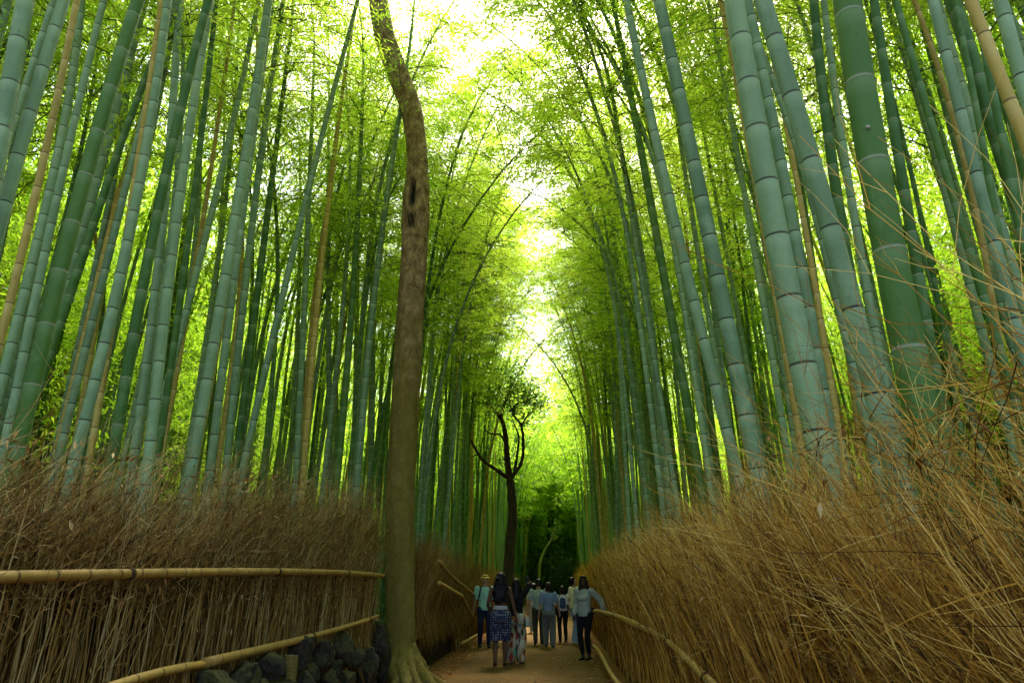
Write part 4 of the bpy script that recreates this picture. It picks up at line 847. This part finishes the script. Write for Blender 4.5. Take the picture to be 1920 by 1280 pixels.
def carried(name, root, bm, m, label, cat, vox=.012):
    me = bpy.data.meshes.new(name); bm.to_mesh(me); bm.free(); me.materials.append(m); o = link(name, me); o.location = root.location; o.rotation_euler = root.rotation_euler
    md = o.modifiers.new('Remesh', 'REMESH'); md.mode = 'VOXEL'; md.voxel_size = vox; md.use_smooth_shade = True
    sm = o.modifiers.new('Smooth', 'SMOOTH'); sm.iterations = 2; return tag(o, label, cat)
c_ = cloth
# man in a yellow hat, facing the camera
r, H, Y, k = person(908, 1214, 1079, math.pi + .15, 'person in yellow hat, mint polo and navy trousers walking this way', 'light', c_('mint_polo', (.30, .55, .46)), c_('navy_trousers', (.018, .025, .06)), 'black', feet=((-.06, .05), (.06, -.07)), hands=((-.155, .03, .47), (.175, .0, .47)), shoe=(.012, .011, .011), wide=.88)
hd, h = k['hd'], k['h']
bm = bmesh.new(); ell(bm, [(hd(0, -.004, .962), (.082 * H, .088 * H, .006 * H)), (hd(0, -.004, .972), (.07 * H, .075 * H, .006 * H))]); ell(bm, [(hd(0, -.006, .968), (.056 * H, .061 * H, .012 * H)), (hd(0, -.008, 1.0), (.045 * H, .05 * H, .018 * H))]); blend('hat', bm, c_('straw_yellow', (.55, .42, .10)), r, .008, 1)
bm = bmesh.new(); ell(bm, [(h(0, -.10, .74), (.075 * H, .035 * H, .07 * H)), (h(0, -.095, .62), (.08 * H, .045 * H, .05 * H))])
for s in (-1, 1): ell(bm, [(h(s * .065, -.05, .835), .011 * H), (h(s * .07, .045, .825), .011 * H)]); ell(bm, [(h(s * .07, .045, .825), .011 * H), (h(s * .085, .06, .73), .011 * H)]); ell(bm, [(h(s * .085, .06, .73), .011 * H), (h(s * .095, -.04, .64), .01 * H)])
carried('backpack', r, bm, c_('black_nylon', (.012, .012, .014)), 'black backpack worn by the person in the yellow hat', 'backpack')
# woman with big curly hair, seen from behind
r, H, Y, k = person(938, 1249, 1074, .0, 'person from behind with long curly black hair and navy polka-dot culottes', 'brown', c_('dark_top', (.02, .015, .015)), c_('dotted_navy', (.03, .036, .075), pattern='dots'), 'black', feet=((-.06, 0), (.05, .03)), hands=((-.13, .12, .58), (.19, .03, .47)), leg='culottes', hairkind='big', shoe=(.05, .018, .012), female=True, bare=True)
h = k['h']; bm = bmesh.new(); ell(bm, [(h(0, 0, .598), (.088 * H, .068 * H, .004 * H)), (h(0, 0, .635), (.082 * H, .064 * H, .004 * H))]); blend('waistband', bm, c_('pale_band', (.45, .47, .48)), r, .009, 1)
# person filming, printed trousers
r, H, Y, k = person(968, 1244, 1086, -.25, 'person in black top and colourful printed trousers holding up a phone', 'brown', c_('black_top', (.012, .011, .012)), c_('print_trousers', (.4, .35, .25), pattern='print'), 'black', feet=((-.065, -.01), (.06, .0)), hands=((-.02, .22, .88), (.10, .17, .92)), hairkind='long', shoe=(.012, .01, .01), female=True, wide=1.5)
h = k['h']; bm = bmesh.new(); wv = k['WR'][1]; ell(bm, [(wv + h(-.012, .03, .03), .006 * H), (wv + h(.02, .03, .03), .006 * H), (wv + h(-.012, .03, .11), .006 * H), (wv + h(.02, .03, .11), .006 * H)]); carried('phone', r, bm, c_('phone_black', (.02, .02, .022), .3), 'dark phone held up by the person in printed trousers', 'phone', .005)
bm = bmesh.new(); ell(bm, [(h(.075, -.07, .50), (.05 * H, .022 * H, .012 * H)), (h(.075, -.075, .56), (.055 * H, .024 * H, .03 * H))]); ell(bm, [(h(.115, -.055, .58), .008 * H), (h(.115, -.045, .66), .007 * H)]); ell(bm, [(h(.03, -.06, .58), .006 * H), (h(-.08, -.05, .80), .006 * H)]); carried('shoulder_bag', r, bm, c_('cream_leather', (.42, .38, .28), .6), 'cream shoulder bag slung behind the person in printed trousers', 'bag', .009)
bm = bmesh.new(); ell(bm, [(h(-.085, -.05, .50), .02 * H), (h(-.10, -.055, .30), (.022 * H, .01 * H, .03 * H))]); ell(bm, [(h(-.10, -.055, .30), (.022 * H, .01 * H, .03 * H)), (h(-.11, -.05, .07), (.024 * H, .01 * H, .02 * H))]); blend('sash', bm, c_('pale_blue_sash', (.28, .40, .42)), r, .01, 1)
# man in grey-green shirt, from behind
r, H, Y, k = person(1011, 1208, 1086, .1, 'person from behind in grey-green shirt and dark olive trousers', 'light', c_('sage_shirt', (.30, .36, .33)), c_('olive_trousers', (.045, .05, .03)), 'black', hands=((-.19, .04, .47), (.17, .03, .47)), shoe=(.015, .014, .012), feet=((-.06, .0), (.06, .08)))
h = k['h']; wv = k['WR'][0]; bm = bmesh.new(); ell(bm, [(wv + h(0, .0, -.07), (.012 * H, .012 * H, .01 * H)), (wv + h(0, .0, -.14), (.05 * H, .035 * H, .03 * H)), (wv + h(0, 0, -.22), (.045 * H, .035 * H, .02 * H))]); carried('shopping_bag', r, bm, c_('white_plastic', (.5, .5, .52), .5), 'white plastic bag hanging from the hand of the person in grey-green', 'bag')
# woman in blue-grey tee
person(1030, 1213, 1092, -.05, 'person from behind with brown bob, blue-grey tee and wide grey trousers', 'light', c_('bluegrey_tee', (.20, .26, .40)), c_('grey_trousers', (.15, .16, .16)), 'brown', hands=((-.17, .03, .47), (.18, .10, .52)), hairkind='bob', shoe=(.012, .011, .012), female=True, wide=1.35, feet=((-.055, .08), (.06, -.05)))
# white shirt with backpack
r, H, Y, k = person(1056, 1204, 1099, .1, 'person from behind in white shirt and black trousers with a denim-blue backpack', 'light', c_('white_shirt', (.66, .66, .72)), c_('black_trousers', (.012, .012, .015)), 'dark', hands=((-.16, .06, .5), (.17, .05, .48)), hairkind='bob', shoe=(.015, .015, .015), female=True, wide=.85)
h = k['h']; bm = bmesh.new(); ell(bm, [(h(-.01, -.10, .76), (.055 * H, .03 * H, .04 * H)), (h(-.01, -.105, .64), (.062 * H, .042 * H, .045 * H))])
for s in (-1, 1): ell(bm, [(h(s * .062, -.06, .80), .01 * H), (h(s * .066, .0, .85), .01 * H)])
carried('backpack', r, bm, c_('denim_blue', (.05, .09, .17)), 'denim-blue backpack on the back of the white-shirted person', 'backpack')
bm = bmesh.new(); ell(bm, [(h(-.13, -.04, .52), (.035 * H, .03 * H, .05 * H)), (h(-.12, -.04, .60), (.03 * H, .025 * H, .03 * H))]); carried('handbag', r, bm, c_('black_bag', (.01, .01, .012)), 'small black bag beside the denim-blue backpack', 'bag')
# man in cream tee looking up
person(1079, 1206, 1082, -1.2, 'person in cream tee, light jeans and white sneakers looking up', 'light', c_('cream_tee', (.68, .62, .42)), c_('light_jeans', (.22, .32, .46)), 'black', hands=((-.15, .10, .55), (.15, .02, .47)), shoe=(.55, .55, .52), tilt=.35, look=.1, wide=.95)
# woman at the handrail
r, H, Y, k = person(1099, 1237, 1080, math.pi * .82, 'person in grey-green blouse and black trousers with one hand on the handrail', 'deep', c_('grey_blouse', (.32, .35, .30)), c_('black_slim', (.010, .010, .012)), 'black', feet=((-.045, .0), (.03, .03)), hands=((-.27, -.05, .575), (.13, .03, .52)), sleeve='long', leg='slim', hairkind='long', shoe=(.011, .01, .01), female=True, look=.7, wide=1.25)
h = k['h']; bm = bmesh.new(); ell(bm, [(h(-.12, -.02, .56), (.03 * H, .035 * H, .03 * H)), (h(-.115, -.02, .60), (.028 * H, .03 * H, .02 * H))]); carried('waist_bag', r, bm, c_('black_bag', (.01, .01, .012)), 'black waist bag at the hip of the person in grey-green blouse', 'bag')
# mostly hidden walker behind the grey-green shirt
person(1001, 1186, 1094, .05, 'person in white top, mostly hidden behind the grey-green shirt', 'light', c_('white_top', (.5, .5, .5)), c_('pale_trousers', (.3, .3, .3)), 'black', shoe=(.56, .56, .53), female=True, hairkind='bob', wide=.9)
